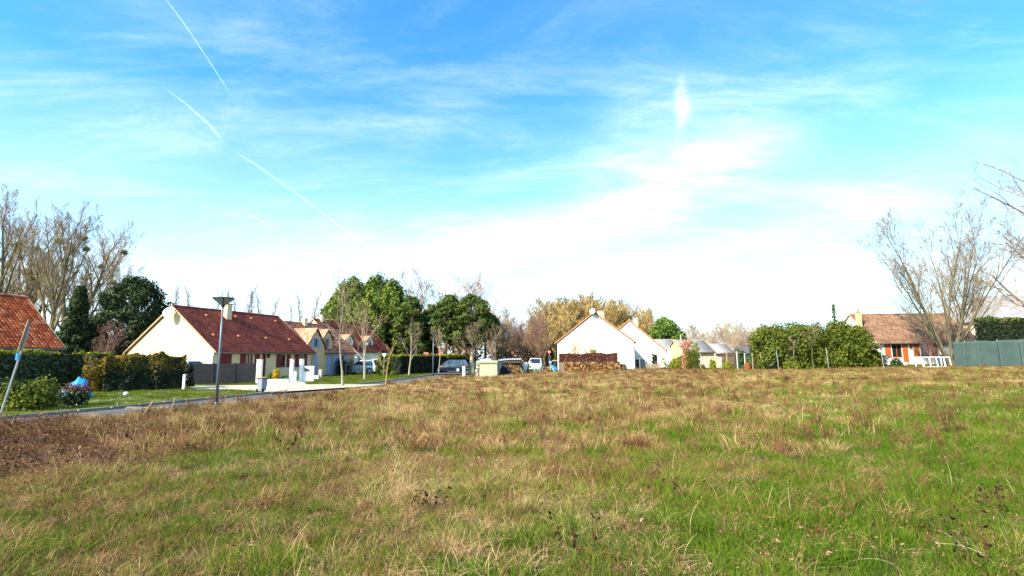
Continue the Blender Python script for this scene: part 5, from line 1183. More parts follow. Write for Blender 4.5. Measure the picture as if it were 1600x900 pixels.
# --- sign, bollards, green gate, cabinet
x, y = XY(599.5, 49); e = empty('road_sign', (x, y, LZ), R(10), 'small white give way sign seen from behind beside the hedge', 'sign')
MB().tube([(0, 0, 0), (0, 0, ZV(600, 552, 49) - LZ)], .03, 6).build('post', K['galv'], e); zs_ = ZV(600, 552.5, 49) - LZ
MB().prism([(-.20, zs_), (.20, zs_), (.02, zs_ - .34), (-.02, zs_ - .34)], 'y', -.06, -.035).build('sign_plate', K['plastic_white'], e)
box_thing('white_post', 689.5, 692.5, 64, ZV(690, 561, 64), .12, K['white'], 'tall white post beside the dark blue hatchback', 'post')
box_thing('white_bollard', 721.8, 726, 46, ZV(724, 572, 46), .2, K['white'], 'white square bollard by the end of the lane', 'bollard', zb=0)
e = empty('green_gate', (*XY(732, 49), 0), 0, 'dark green gate posts and panel left of the olive cabinet', 'gate')
for u0, u1 in ((732, 735.6), (739.5, 742.5)): a = ZU(u0, 49) - ZU(732, 49); b = ZU(u1, 49) - ZU(732, 49); MB().box(a, b, 0, .12, 0, 1.35).build('gate_panel', K['bin_green'], e)
for k in range(2): a = ZU(736.3 + k * 1.7, 49) - ZU(732, 49); MB().box(a, a + .06, -.02, .03, 0, .85).build('picket', K['wood'], e)
e = empty('block_pile', (*XY(745, 46.8), 0), 0, 'small pile of pale stone blocks against the olive cabinet', 'pile'); rg4 = random.Random(4)
for k in range(9):
    b = MB().box(-.13, .13, -.12, .12, 0, .13).build('stone', K['concrete'] if k % 3 else K['pink_wall'], e, bevel=.02); b.location = (rg4.uniform(-.08, .08), rg4.uniform(-.1, .1), k * .135); b.rotation_euler = (0, 0, rg4.uniform(-.3, .3))
xa, xb = ZU(748.5, 45), ZU(776, 45); ch = ZV(760, 567.6, 45)
e = empty('electrical_cabinet', ((xa + xb) / 2, 45, 0), 0, 'olive beige electrical cabinet with an overhanging slab roof at the field edge', 'cabinet'); w = (xb - xa) / 2
MB().box(-w, w, 0, 1.3, -.1, ch).build('cabinet_body', K['cabinet'], e, bevel=.012)
MB().prism([(-.08, ch + .002), (-.08, ch + .17), (.65, ch + .24), (1.38, ch + .17), (1.38, ch + .002)], 'x', -w - .30, w + .05).build('slab_roof', K['cabinet_roof'], e, bevel=.01)
ds_ = MB().box(w + .001, w + .02, .15, 1.15, .1, ch - .12).build('door', K['cabinet'], e); MB().box(w + .021, w + .05, .2, .24, .6, .72).build('handle', K['dark_metal'], ds_)
x, y = XY(757, 46); heap('white_sheet', 758, 45.9, 1.15, .7, .14, K['plastic_white'], 'crumpled white sheet lying on the cabinet roof', 'sheet', 7, ch + .24, .2)
heap('dark_sack', 772, 46.2, .5, .45, .42, K['wood_dark'], 'dark brown sack at the right end of the cabinet roof', 'sack', 8, ch + .20, .1)
# --- lean-to woodshed
def logs(name, par, x0, x1, z0, z1, y0, dep, r, seed, end=True):
    rg_ = random.Random(seed); mb = MB(); z = z0 + r
    row = 0
    while z < z1:
        x = x0 + r + (row % 2) * r * .9
        while x < x1:
            q = r * rg_.uniform(.65, 1.15); n = rg_.choice((3, 4, 5, 6)); a0 = rg_.uniform(0, 6); o = rg_.uniform(-.06, .06)
            mb.prism([(x + q * math.cos(a0 + 2 * PI * k / n), z + q * math.sin(a0 + 2 * PI * k / n)) for k in range(n)], 'y', y0 + o, y0 + dep + o); x += r * 1.75
        z += r * 1.55; row += 1
    o = mb.build(name, K['log'], par); o['kind'] = 'stuff'; return o
D = 47.5; xa = ZU(778, D); e = empty('wood_shelter', (xa, D, T(xa, D)), 0, 'low firewood shelter with a sagging corrugated sheet roof right of the cabinet', 'shelter'); W_ = ZU(812, D) - xa; zt = ZV(795, 562, D) - T(xa, D)
MB().box(0, .30, -.1, -.05, 0, zt - .08).build('side_board', mat('blue_black_board', (.035, .06, .08), .6), e)
for px_ in (0.03, W_ - .05): MB().box(px_, px_ + .07, .9, .97, 0, zt - .05).build('post', K['wood_dark'], e)
mb = MB(); n = 26; V = []; F = []
for i in range(n + 1):
    t = i / n; z = zt - .12 + .16 * t + .03 * math.sin(t * 5); c = .025 * math.sin(t * 60)
    for yv, dz in ((-.2, 0), (1.1, .12)): V.append((t * (W_ + .1), yv, z + c + dz))
for i in range(n): F.append((2 * i, 2 * i + 1, 2 * i + 3, 2 * i + 2))
o = mesh_obj('corrugated_roof', V, F, K['corrug'], e); o.modifiers.new('t', 'SOLIDIFY').thickness = .02
MB().box(.3, W_, -.12, -.08, zt - .28, zt - .12).build('roof_edge', K['wood_dark'], e)
logs('logs', e, .95, W_ - .1, 0, zt - .55, 0, .8, .09, 2); logs('logs', e, .35, .95, zt - .75, zt - .45, 0, .6, .09, 3)
MB().bar((.95, -.1, zt - .35), (1.45, -.1, zt - .65), .12, .04).build('plank', K['wood'], e)
x, y = XY(789, 46.8); e = empty('old_tyre', (x, y, T(x, y)), R(0), 'large black tyre leaning against the firewood shelter', 'tyre'); t_ = MB().lathe([(.28, -.12), (.44, -.13), (.52, -.06), (.52, .06), (.44, .13), (.28, .12), (.26, 0)], 22).build('tyre_ring', K['tyre'], e, smooth=True); t_.location = (0, 0, .46); t_.rotation_euler = (R(75), 0, 0)
x, y = XY(815, 47.5); e = empty('grey_sheet', (x, y, T(x, y)), 0, 'grey sheet leaning at the right end of the firewood shelter', 'sheet'); MB().bar((-.22, 0, .75), (.12, 0, .0), .04, .5, up=(0, 1, 0)).build('board', K['corrug'], e)
# white draped stand
x, y = XY(819.5, 49); e = empty('white_cover', (x, y, T(x, y)), 0, 'white cloth draped over a stand left of the white car', 'cover'); MB().lathe([(.05, .28), (.16, .5), (.27, .85), (.26, 1.05), (.12, 1.22)], 9).build('cloth', K['plastic_white'], e, smooth=True); MB().tube([(.1, 0, 0), (.1, 0, .35)], .04, 6).build('leg', K['plastic_white'], e)
x, y = XY(823.5, 49.2); e = empty('brown_cushion', (x, y, T(x, y) + .0), 0, 'brown upright cushion between the two white covers', 'cushion'); MB().box(-.13, .13, 0, .15, 0, 1.12).build('cushion_block', K['tile_pink'] if False else mat('rust_cloth', (.30, .09, .04), .9), e, bevel=.05)
x, y = XY(827.5, 49.4); e = empty('white_cover', (x, y, T(x, y)), 0, 'smaller white cover just left of the white car roof', 'cover'); MB().lathe([(.05, .6), (.15, .85), (.17, 1.1), (.08, 1.22)], 9).build('cloth', K['plastic_white'], e, smooth=True); MB().tube([(0, 0, 0), (0, 0, .7)], .03, 6).build('leg', K['plastic_white'], e)
# trestles / planks
x, y = XY(833, 48.6); e = empty('wooden_trestle', (x, y, T(x, y)), 0, 'pale wooden trestle standing before the white car', 'trestle')
for a, b in (((-.35, -.2, 0), (-.05, 0, .95)), ((.25, -.2, 0), (-.02, 0, .95)), ((-.3, .3, 0), (-.05, .1, .95)), ((.3, .3, 0), (0, .1, .95))): MB().bar(a, b, .05, .04).build('leg', K['wood'], e)
MB().bar((-.25, 0, .5), (.15, 0, .5), .04).build('crossbar', K['wood'], e)
x, y = XY(840, 48.4); e = empty('garden_bicycle', (x, y, T(x, y)), 0, 'old white and green bicycle leaning among the garden clutter', 'bicycle')
for wx in (-.42, .42):
    w_ = MB(); pts = [(wx + .30 * math.cos(a), 0, .31 + .30 * math.sin(a)) for a in np.linspace(0, 2 * PI, 19)]; w_.tube(pts, .016, 5, cap=False); wo_ = w_.build('wheel', K['black'], e)
    sp = MB()
    for k in range(6): a = k * PI / 6; sp.tube([(wx - .29 * math.cos(a), 0, .31 - .29 * math.sin(a)), (wx + .29 * math.cos(a), 0, .31 + .29 * math.sin(a))], .004, 3)
    sp.build('spokes', K['galv'], wo_)
fr = MB()
for a, b in (((-.42, 0, .31), (-.1, 0, .31)), ((-.1, 0, .31), (-.18, 0, .80)), ((-.42, 0, .31), (-.16, 0, .70)), ((-.1, 0, .31), (.30, 0, .78)), ((-.16, 0, .72), (.30, 0, .78)), ((.42, 0, .31), (.28, 0, .92))): fr.tube([a, b], .018, 6)
fr.build('frame', mat('light_green_paint', (.25, .5, .3), .5), e); MB().box(-.30, -.08, -.05, .05, .82, .87).build('saddle', K['black'], e, bevel=.02); MB().tube([(.28, -.25, .95), (.28, 0, .93), (.28, .25, .95)], .014, 5).build('handlebar', K['plastic_white'], e)
x, y = XY(841.5, 48.0); e = empty('white_plank', (x, y, T(x, y)), 0, 'white plank leaning diagonally against the bicycle', 'plank'); MB().bar((.16, -.1, 0), (-.12, .2, .75), .07, .02).build('board', K['plastic_white'], e)
e = empty('firewood_heap', (*XY(843, 50), T(*XY(850, 50))), 0, 'small heap of dark firewood left of the wheelbarrow', 'firewood'); logs('logs', e, 0, .95, 0, .72, 0, .7, .10, 9)
x, y = XY(848, 52.5); heap('green_cover', 848, 53, .6, .5, 1.15, K['bin_green'], 'dark green cover right of the white car', 'cover', 12, None, .1)
x, y = XY(857.5, 58); e = empty('no_entry_sign', (x, y, T(x, y)), 0, 'red round sign with a white bar on a grey post behind the wheelbarrow', 'sign'); zc_ = ZV(857, 550, 58) - T(x, y)
MB().tube([(0, 0, 0), (0, 0, zc_ + .2)], .05, 8).build('post', K['grey_metal'], e); d_ = MB().lathe([(.17, -.015), (.17, .015)], 20).build('disc', K['sign_red'], e); d_.location = (0, -.08, zc_); d_.rotation_euler = (PI / 2, 0, 0)
MB().box(-.12, .12, -.105, -.098, zc_ - .035, zc_ + .035).build('bar', K['plastic_white'], e); MB().box(-.14, .14, -.10, -.06, zc_ - 1.0, zc_ - .35).build('plate', K['dark_metal'], e)
x, y = XY(865, 49.4); e = empty('blue_wheelbarrow', (x, y, T(x, y)), R(-10), 'blue wheelbarrow tipped up beside the firewood stack', 'wheelbarrow')
MB().add([(-.42, -.28, .98), (-.42, .28, .98), (.40, .28, .30), (.40, -.28, .30), (-.32, -.2, .62), (-.32, .2, .62), (.15, .18, .22), (.15, -.18, .22)], [(0, 1, 2, 3), (7, 6, 5, 4), (0, 4, 5, 1), (1, 5, 6, 2), (2, 6, 7, 3), (3, 7, 4, 0)]).build('tray', K['tarp'], e, bevel=.03)
MB().tube([(-.45, -.2, 1.15), (-.25, -.2, .6), (.05, -.2, .1)], .02, 6).tube([(-.45, .2, 1.15), (-.25, .2, .6), (.05, .2, .1)], .02, 6).build('frame', K['plastic_white'], e); w_ = MB().lathe([(.14, -.03), (.17, 0), (.14, .03)], 14).build('wheel', K['black'], e); w_.location = (.12, 0, .17); w_.rotation_euler = (PI / 2, 0, 0)
x, y = XY(866, 51); e = empty('white_hoop', (x, y, T(x, y)), 0, 'thin white hoop frame standing behind the blue wheelbarrow', 'frame'); MB().tube([(-.45, 0, 0), (-.42, 0, .95), (-.25, 0, 1.15), (.3, 0, 1.18), (.45, 0, 1.0)], .02, 6).build('hoop', K['plastic_white'], e)
# firewood stack with posts
xa, ya = XY(873, 50); e = empty('firewood_stack', (xa, ya, T(xa, ya)), 0, 'long stack of split firewood below the copper brown hedge', 'firewood'); Lw = ZU(968, 50) - xa
logs('logs', e, .25, Lw, 0, .98, 0, .45, .105, 21)
for k in range(4): MB().box(.02 + k * .13, .11 + k * .13, -.08 + (k % 2) * .05, 0, 0, .95 + .05 * (k % 2)).build('upright_log', K['wood'], e, bevel=.015)
mb = MB().prism([(0, .985), (Lw, .985), (Lw, 1.03), (Lw * .7, 1.06), (Lw * .4, 1.04), (0, 1.03)], 'y', .02, .5).build('cover_sheet', K['dark_metal'], e)
e = empty('compost_bin', (*XY(972, 50.5), T(*XY(972, 50))), 0, 'dark brown compost bin at the right end of the firewood stack', 'bin'); MB().lathe([(.40, 0), (.38, .3), (.33, .55), (.2, .66)], 12).build('bin_body', K['wood_dark'], e)
box_thing('dark_crate', 990, 1006, 55, ZV(998, 561.5, 55), .8, K['dark_metal'], 'dark grey crate right of the white gable house downpipe', 'crate', zb=T(*XY(998, 55)))
e = empty('wooden_pallet', (*XY(1008, 51), T(*XY(1018, 51))), 0, 'weathered pallet standing on edge beside the dark crate', 'pallet'); Lp = ZU(1031, 51) - ZU(1008, 51)
for k in range(9): MB().box(k * Lp / 9, k * Lp / 9 + Lp / 9 - .03, 0, .02, .02, .62).build('plank', K['wood'], e)
for z in (.04, .55): MB().box(-.02, Lp, .022, .07, z, z + .06).build('rail', K['wood'], e)
# parasol, masts, stakes
x, y = XY(1045, 54); e = empty('closed_parasol', (x, y, T(x, y)), 0, 'closed white parasol with loose folds in the middle garden', 'parasol'); H_ = ZV(1045, 541, 54) - T(x, y)
mb = MB(); nn = 14; rings = [(.04, H_ - .05), (.10, H_ - .5), (.20, H_ - 1.0), (.33, .85), (.30, .62), (.18, .48)]; V = []; F = []
for j, (r, z) in enumerate(rings):
    for k in range(nn): a = 2 * PI * k / nn; q = r * (1 + .28 * (k % 2) * (1 if j > 0 else 0)); V.append((q * math.cos(a), q * math.sin(a), z + .05 * (k % 3) * (j == 5)))
for j in range(len(rings) - 1):
    for k in range(nn): F.append((j * nn + k, (j + 1) * nn + k, (j + 1) * nn + (k + 1) % nn, j * nn + (k + 1) % nn))
mb.add(V, F).build('canopy', K['plastic_white'], e, smooth=True); MB().tube([(0, 0, 0), (0, 0, H_)], .03, 8).build('pole', K['white'], e)
def stake(name, u, D, vt, r, m, label, cat='post', lean=0.0, taper=1.0, group=None):
    x, y = XY(u, D); z = T(x, y); e = empty(name, (x, y, z), 0, label, cat, group); h = ZV(u, vt, D) - z; MB().tube([(0, 0, -.1), (lean, 0, h)], [r, r * taper], 7).build('shaft', m, e, fix=False); return e
stake('bamboo_pole', 1049.3, 52, 540, .03, K['plastic_white'], 'thin white pole just right of the closed parasol')
stake('white_mast', 1066, 60, 523, .10, K['plastic_white'], 'tall tapering white mast above the garden bushes', lean=-.16, taper=.25)
stake('bamboo_pole', 1069.5, 51, 548, .035, K['wood'], 'bamboo pole left of the yellow green upright bush')
for u, vt, lb in ((998.5, 560, 'metal stake right of the white gable house'), (1042, 566, 'short metal stake below the closed parasol'), (1093.5, 552, 'metal stake in front of the pinkish wall'), (1125.5, 562, 'short metal stake near the small dark bush'),
                  (1214.5, 548, 'metal stake before the left part of the evergreen mass'), (1292.5, 543.5, 'leaning metal stake before the right part of the evergreen mass'), (1378, 545, 'metal stake left of the orange shuttered window')):
    D = 48.7; e = stake('metal_stake', u, D, vt, .035, K['galv'], lb, lean=-.12 if u > 1200 else 0, group='metal stakes along the far edge of the field')
for u, vt, lb in ((1150.5, 549, 'white timber post at the left corner of the dark roofed shed'), (1162.5, 552, 'white timber post in the middle of the shed side'), (1174.5, 552, 'pale timber post at the shed corner'), (1187.5, 550, 'pale timber post right of the shed gable'), (1134.5, 551, 'pale timber post in the brown plank fence')):
    stake('timber_post', u, 50.5, vt, .06, K['wood'] if u < 1140 or u > 1170 else K['concrete'], lb, group='pale posts around the shed')
x, y = XY(1068, 50.3); e = stake('broken_stake', 1066, 50, 567, .05, K['wood'], 'short pale broken stake beside the round yellow green bush')
# pinkish wall, plank fence, shed
xa, xb = ZU(1087, 56), ZU(1125, 56); e = empty('garden_wall', (xa, 56, T(xa, 56)), 0, 'low pinkish block wall in front of the yellow annexe', 'wall')
nbk = 10; zt = ZV(1106, 559.5, 56) - T(xa, 56)
for k in range(nbk):
    for j in range(4):
        q = (xb - xa) / nbk; o_ = (j % 2) * q / 2; MB().box(k * q + o_ + .012, (k + 1) * q + o_ - .012, 0, .18, j * zt / 4 + .01, (j + 1) * zt / 4 - .004).build('block', K['pink_wall'], e)
MB().box(0, xb - xa + q / 2, .02, .16, -.1, zt - .01).build('mortar_core', K['concrete'], e)
MB().box(-.05, xb - xa + q / 2 + .05, -.04, .22, zt, zt + .06).build('coping', K['concrete'], e)
xa = ZU(1126, 56.5); Lp = ZU(1153, 56.5) - xa; e = empty('plank_fence', (xa, 56.5, T(xa, 56.5)), 0, 'dark brown vertical plank fence left of the shed', 'fence'); zt = ZV(1138, 551, 56.5) - T(xa, 56.5)
for k in range(13): MB().box(k * Lp / 13, (k + 1) * Lp / 13 - .025, 0, .025, 0, zt - .1 * (k % 3 == 1)).build('plank', K['wood_dark'], e)
x, y = XY(1166, 53.5); g_ = T(x, y); e = empty('garden_shed', (x, y, g_), R(-22), 'dark green open sided shed with a dark felt roof beside the evergreen mass', 'shed'); ze = ZV(1160, 551.5, 53) - g_; zr = ZV(1166, 541.5, 53.5) - g_
hl, hw = 1.05, .95
MB().prism([(-hw - .2, ze), (0, zr), (hw + .2, ze), (hw + .2, ze - .08), (0, zr - .1), (-hw - .2, ze - .08)], 'x', -hl - .15, hl + .25).build('roof', K['roof_dark'], e)
for k in range(9): a = -hl + k * 2 * hl / 9; MB().box(a, a + 2 * hl / 9 - .02, -hw, -hw + .03, 0, ze + .02).build('plank', K['bin_green'], e)
MB().box(-hl, hl, hw - .03, hw, 0, ze).build('back_wall', K['bin_green'], e); MB().box(-hl, -hl + .03, -hw + .03, hw - .03, 0, ze).build('side_wall', K['bin_green'], e)
MB().bar((hl + .27, -hw - .2, ze), (hl + .27, 0, zr), .03, .12).bar((hl + .27, hw + .2, ze), (hl + .27, 0, zr), .03, .12).build('barge_board', K['wood_dark'], e)
x, y = XY(1190, 53); e = empty('white_garden_bench', (x, y, T(x, y)), R(15), 'white slatted garden bench half hidden right of the shed', 'bench')
for k in range(4): MB().box(-.6, .6, .3, .33, .55 + k * .16, .66 + k * .16).build('slat', K['plastic_white'], e)
MB().box(-.6, .6, -.1, .3, .42, .46).build('seat', K['plastic_white'], e)
for sx in (-.58, .54): MB().box(sx, sx + .05, -.1, -.05, 0, .42).build('leg', K['plastic_white'], e); MB().box(sx, sx + .05, .335, .385, 0, 1.2).build('leg', K['plastic_white'], e)
# things round the orange shutter house
heap('blue_sheet', 1349, 54.5, 1.1, .8, .95, K['tarp'], 'blue plastic sheet heap between the evergreen mass and the brown roofed house', 'sheet', 15)
heap('blue_sheet', 1360, 57, .7, .6, 1.45, K['tarp'], 'smaller blue sheet hanging just left of the dark bush', 'sheet', 16)
x, y = XY(1361, 59); e = empty('awning', (x, y, T(x, y)), 0, 'white sloping awning with a red edge at the left of the white house', 'awning'); za = ZV(1360, 540, 59) - T(x, y)
MB().add([(-1.2, 0, za - .15), (.75, 0, za), (.75, 1.6, za + .45), (-1.2, 1.6, za + .45), (-1.2, 0, za - .19), (.75, 0, za - .04), (.75, 1.6, za + .41), (-1.2, 1.6, za + .41)], [(0, 1, 2, 3), (7, 6, 5, 4), (0, 1, 5, 4), (1, 2, 6, 5), (2, 3, 7, 6), (3, 0, 4, 7)]).build('canopy', K['plastic_white'], e)
MB().bar((.3, -.03, za - .75), (.85, -.03, za - .02), .10, .03).build('edge', mat('red_cloth', (.6, .08, .06), .8), e)
for sx in (-1.1, .6): MB().box(sx, sx + .05, .05, .1, 0, za - .2).build('post', K['plastic_white'], e)
x, y = XY(1396, 56.5); e = empty('garden_table', (x, y, T(x, y) - .08), 0, 'white garden table below the orange shuttered window', 'table'); MB().box(-.75, .75, -.35, .35, .70, .75).build('table_top', K['plastic_white'], e)
for sx in (-.65, .6):
    for sy in (-.3, .25): MB().box(sx, sx + .05, sy, sy + .05, 0, .70).build('leg', K['plastic_white'], e)
x, y = XY(1408, 56); e = empty('garden_chair', (x, y, T(x, y)), R(40), 'white plastic chair at the right end of the garden table', 'chair'); MB().box(-.24, .24, -.24, .24, .40, .44).build('seat', K['plastic_white'], e); MB().box(-.24, .24, .22, .26, .44, .90).build('backrest', K['plastic_white'], e)
for sx in (-.24, .20):
    for sy in (-.24, .20): MB().box(sx, sx + .04, sy, sy + .04, 0, .40).build('leg', K['plastic_white'], e)
x, y = XY(1385, 58.5); e = empty('blue_bucket', (x, y, T(x, y) + .75), 0, 'small blue pot on the ledge below the left orange shutter', 'pot'); MB().lathe([(.12, 0), (.16, .28)], 12).build('pot', K['tarp'], e)
box_thing('stone_planter', 1405, 1417, 58, T(*XY(1410, 58)) + .45, .5, K['concrete'], 'low pale stone planter under the middle orange shutter', 'planter', zb=T(*XY(1410, 58)))
x, y = XY(1473, 57); e = empty('round_barbecue', (x, y, T(x, y)), 0, 'dark round barbecue by the right end of the white house', 'barbecue'); MB().lathe([(.05, .62), (.28, .78), (.34, .98), (.28, 1.18), (.05, 1.32)], 14).build('kettle', K['wood_dark'], e, smooth=True)
for k in range(3): a = k * 2.1; MB().tube([(.1 * math.cos(a), .1 * math.sin(a), .7), (.3 * math.cos(a), .3 * math.sin(a), 0)], .018, 5).build('leg', K['dark_metal'], e)
# white frame
D = 47.6; xa = ZU(1439, D); g_ = T(ZU(1460, D), D); e = empty('painted_frame', (xa, D, g_), 0, 'white painted box frame standing at the far edge of the field', 'frame'); X_ = lambda u: ZU(u, D) - xa; zt = ZV(1460, 557.3, D) - g_
MB().box(X_(1438), X_(1483), 0, .07, zt - .08, zt).build('top_rail', K['white'], e); MB().box(X_(1441), X_(1476), 0, .07, .10, .17).build('bottom_rail', K['white'], e)
for u, w_ in ((1439, .14), (1450, .07), (1461, .09), (1473, .12), (1482, .07)): MB().bar((X_(u + 2), .035, .0 if u in (1439, 1473, 1482) else .172), (X_(u), .035, zt - .082), w_, .06).build('upright', K['white'], e)
MB().box(X_(1440), X_(1482), .9, .97, zt - .08, zt).build('top_rail', K['white'], e)
for u in (1440, 1481): MB().box(X_(u), X_(u) + .07, .9, .97, 0, zt - .082).build('upright', K['white'], e); MB().box(X_(u), X_(u) + .07, .072, .898, zt - .08, zt - .01).build('side_rail', K['white'], e)
# netting fence
D = 46.0; xa = ZU(1490, D); e = empty('netting_fence', (xa, D, 0), 0, 'tall green shade netting fence at the right edge of the field', 'fence'); us = [1490, 1509, 1526, 1560, 1594, 1640, 1690, 1740]
for i in range(len(us) - 1):
    x0_, x1_ = ZU(us[i], D) - xa, ZU(us[i + 1], D) - xa; V = []; F = []; nx, nz = 14, 10
    for a in range(nx + 1):
        x = x0_ + (x1_ - x0_) * a / nx; zb_ = T(xa + x, D); zt_ = ZV(us[i] + (us[i + 1] - us[i]) * a / nx, 534 - (us[i] - 1490) * .035 + .4 * math.sin(x * 2.1), D)
        for b in range(nz + 1): V.append((x, -.04 + .05 * float(vnoise(x * 1.4, b * .25, 5)) * math.sin(a / nx * PI), zb_ + (zt_ - zb_) * b / nz))
    for a in range(nx):
        for b in range(nz): q = a * (nz + 1) + b; F.append((q, q + nz + 1, q + nz + 2, q + 1))
    o = mesh_obj('netting_panel', V, F, K['teal_tarp'], e, smooth=True); o.modifiers.new('t', 'SOLIDIFY').thickness = .015
for i, u in enumerate(us):
    x = ZU(u, D) - xa; z = T(xa + x, D); MB().tube([(x, .04, z - .1), (x, .04, ZV(u, 533 - (u - 1490) * .035, D))], .05 if u == 1594 else .035, 7).build('post', K['dark_metal'] if u in (1594, 1490) else K['galv'], e)
# ---------------------------------------------------------------- field odds and ends
def stems(name, u, D, n, h, spread, m, label, seed, cat='weed', r=.006, leaf=None, ls=.03, arch=0.0, z=None, dirx=0.0):
    x, y = XY(u, D); z = T(x, y) if z is None else z; e = empty(name, (x, y, z), 0, label, cat); rg_ = np.random.default_rng(seed); mb = MB(); LC = []
    for i in range(n):
        a = rg_.uniform(0, 6.28); p = Vector((rg_.normal(0, spread * .3), rg_.normal(0, spread * .3), -.03)); d = Vector((math.cos(a) * spread * .8 + dirx, math.sin(a) * spread * .5, 1)).normalized(); L = h * rg_.uniform(.55, 1.1); pts = [p]
        ns = 9
        for k in range(ns): d = (d + Vector((rg_.normal(0, .05) + dirx * arch, rg_.normal(0, .05), -arch * .22))).normalized(); p = p + d * L / ns; pts.append(p)
        mb.tube(pts, [r * (1 - .6 * k / ns) for k in range(ns + 1)], 4)
        for k in range(3, ns):
            if rg_.uniform() < .7:
                q = pts[k]; f = Vector((rg_.normal(), rg_.normal(), rg_.uniform(-.2, .8))).normalized(); l = L * rg_.uniform(.03, .12); mb.tube([q, q + f * l], [r * .5, r * .3], 3, cap=False); LC.append(tuple(q + f * l))
    mb.build('stem', m, e, fix=False)
    if leaf is not None and LC:
        C = np.repeat(np.array(LC), 2, 0) + rg_.normal(0, .008, (len(LC) * 2, 3)); leaves('leaf', C, rg_.normal(size=C.shape), ls, leaf, e, seed=seed)['kind'] = 'stuff'
    return e
K['stem_dark'] = mat('dark_stem', (.045, .025, .016), .95, (.11, .06, .035), 20, .8, spec=.03)
K['stem_red'] = mat('bramble_stem', (.13, .03, .02), .8, (.08, .03, .018), 10, .8, spec=.08)
K['stem_pale'] = mat('pale_stalk', (.55, .42, .25), .8, (.40, .28, .16), 10, .8)
K['dark_leaf'] = ramp_mat('dark_dry_leaves', [(0, (.012, .008, .006)), (.7, (.035, .018, .012)), (1, (.12, .035, .02))], .9, spec=.03)
K['brown_leaf'] = ramp_mat('brown_curled_leaves', [(0, (.12, .05, .03)), (1, (.50, .34, .22))], .8)
stems('dead_weed_clump', 1462, 10.6, 15, .95, .32, K['stem_dark'], 'tall clump of dark dead stems standing in the green grass', 1, r=.007, leaf=K['dark_leaf'], ls=.012)
stems('dead_weed_clump', 1253, 9.5, 3, .75, .12, K['stem_red'], 'thin reddish dead stalks left of the dark clump', 2, r=.005)
stems('dead_weed', 1490, 4.15, 4, .62, .18, K['stem_dark'], 'near dark stem with blackened leaves at the lower right', 3, r=.006, leaf=K['dark_leaf'], ls=.022)
stems('dead_weed', 1530, 5.6, 5, .55, .5, K['stem_dark'], 'low dark leafy stems right of the lower right stem', 4, r=.005, leaf=K['dark_leaf'], ls=.02, arch=.5)
stems('dry_stalk', 1500, 4.3, 3, .75, .25, K['stem_pale'], 'pale bent stalks beside the near dark stem', 5, r=.004, arch=.35, dirx=-.3)
stems('dry_stalk', 1330, 4.5, 2, .65, .2, K['stem_pale'], 'single pale stalk lying across the green grass', 6, r=.004, arch=.6, dirx=-.5)
stems('bramble_arch', 800, 4.25, 3, .85, .25, K['stem_red'], 'arching reddish bramble stem near the bottom centre', 7, r=.006, arch=1.1, dirx=-.45, leaf=K['brown_leaf'], ls=.014)
stems('bramble_arch', 610, 4.3, 2, .75, .2, K['stem_red'], 'low arching bramble stem left of the bottom centre', 8, r=.005, arch=1.1, dirx=-.5, leaf=K['dark_leaf'], ls=.02)
stems('dead_weed', 905, 4.6, 5, .42, .3, K['stem_dark'], 'patch of blackened leafy weeds at the bottom centre', 9, r=.005, leaf=K['dark_leaf'], ls=.022)
stems('dead_weed', 690, 6.0, 5, .40, .35, K['stem_dark'], 'small blackened weed in the brown grass', 10, r=.004, leaf=K['dark_leaf'], ls=.02)
stems('dry_stalk', 625, 7.0, 3, .8, .3, K['stem_pale'], 'crossed pale stalks in the middle of the brown grass', 11, r=.004)
stems('dead_weed', 450, 8.8, 7, .55, .4, K['stem_dark'], 'dark leafy weed patch left of the middle', 12, r=.005, leaf=K['dark_leaf'], ls=.03)
stems('dead_weed', 1040, 6.2, 5, .4, .35, K['stem_dark'], 'dark weed with curled leaves in the edge of the green grass', 13, r=.005, leaf=K['dark_leaf'], ls=.022)
stems('dead_weed', 840, 45, 4, 1.5, .15, K['stem_red'], 'tall thin reddish weed at the far edge before the clutter', 14, r=.018)
stems('dead_weed', 232, 13.8, 4, 1.0, .2, K['stem_dark'], 'thin dead weed standing by the left stake', 15, r=.006)
# bramble thicket at the left
rg5 = np.random.default_rng(8); mb = MB(); LC = []
for i in range(950):
    y = rg5.uniform(7.6, 14.2); x = -y * rg5.uniform(.70, 1.12) ; x = max(x, kx(y) + ROADW + .2); p = Vector((x, y, 0)); a = rg5.uniform(0, 6.28); d = Vector((math.cos(a) * .6, math.sin(a) * .6, 1)).normalized(); L = rg5.uniform(.5, 1.35); pts = [p]
    for k in range(8): d = (d + Vector((math.cos(a) * .10, math.sin(a) * .10, -.27)) + Vector(rg5.normal(0, .09, 3))).normalized(); p = p + d * L / 8; p.z = max(p.z, .02); pts.append(p)
    mb.tube(pts, [.0055 * (1 - .08 * k) for k in range(9)], 3, cap=False)
    for k in range(2, 9):
        if rg5.uniform() < .55: LC.append(tuple(pts[k] + Vector(rg5.normal(0, .03, 3))))
e = empty('bramble_thicket', (0, 0, 0), 0, 'dark tangled bramble thicket at the left of the field', 'bramble')
e['kind'] = 'stuff'; del e['category']
o = mb.build('stem', mat('bramble_thicket_stem', (.11, .05, .03), .95, (.22, .12, .08), 3, .8, spec=.03), e, fix=False); C = np.array(LC); leaves('leaf', C, rg5.normal(size=C.shape), .028, ramp_mat('bramble_leaves', [(0, (.03, .015, .010)), (.6, (.13, .06, .035)), (1, (.32, .18, .11))], .95, spec=.03), e, seed=3)
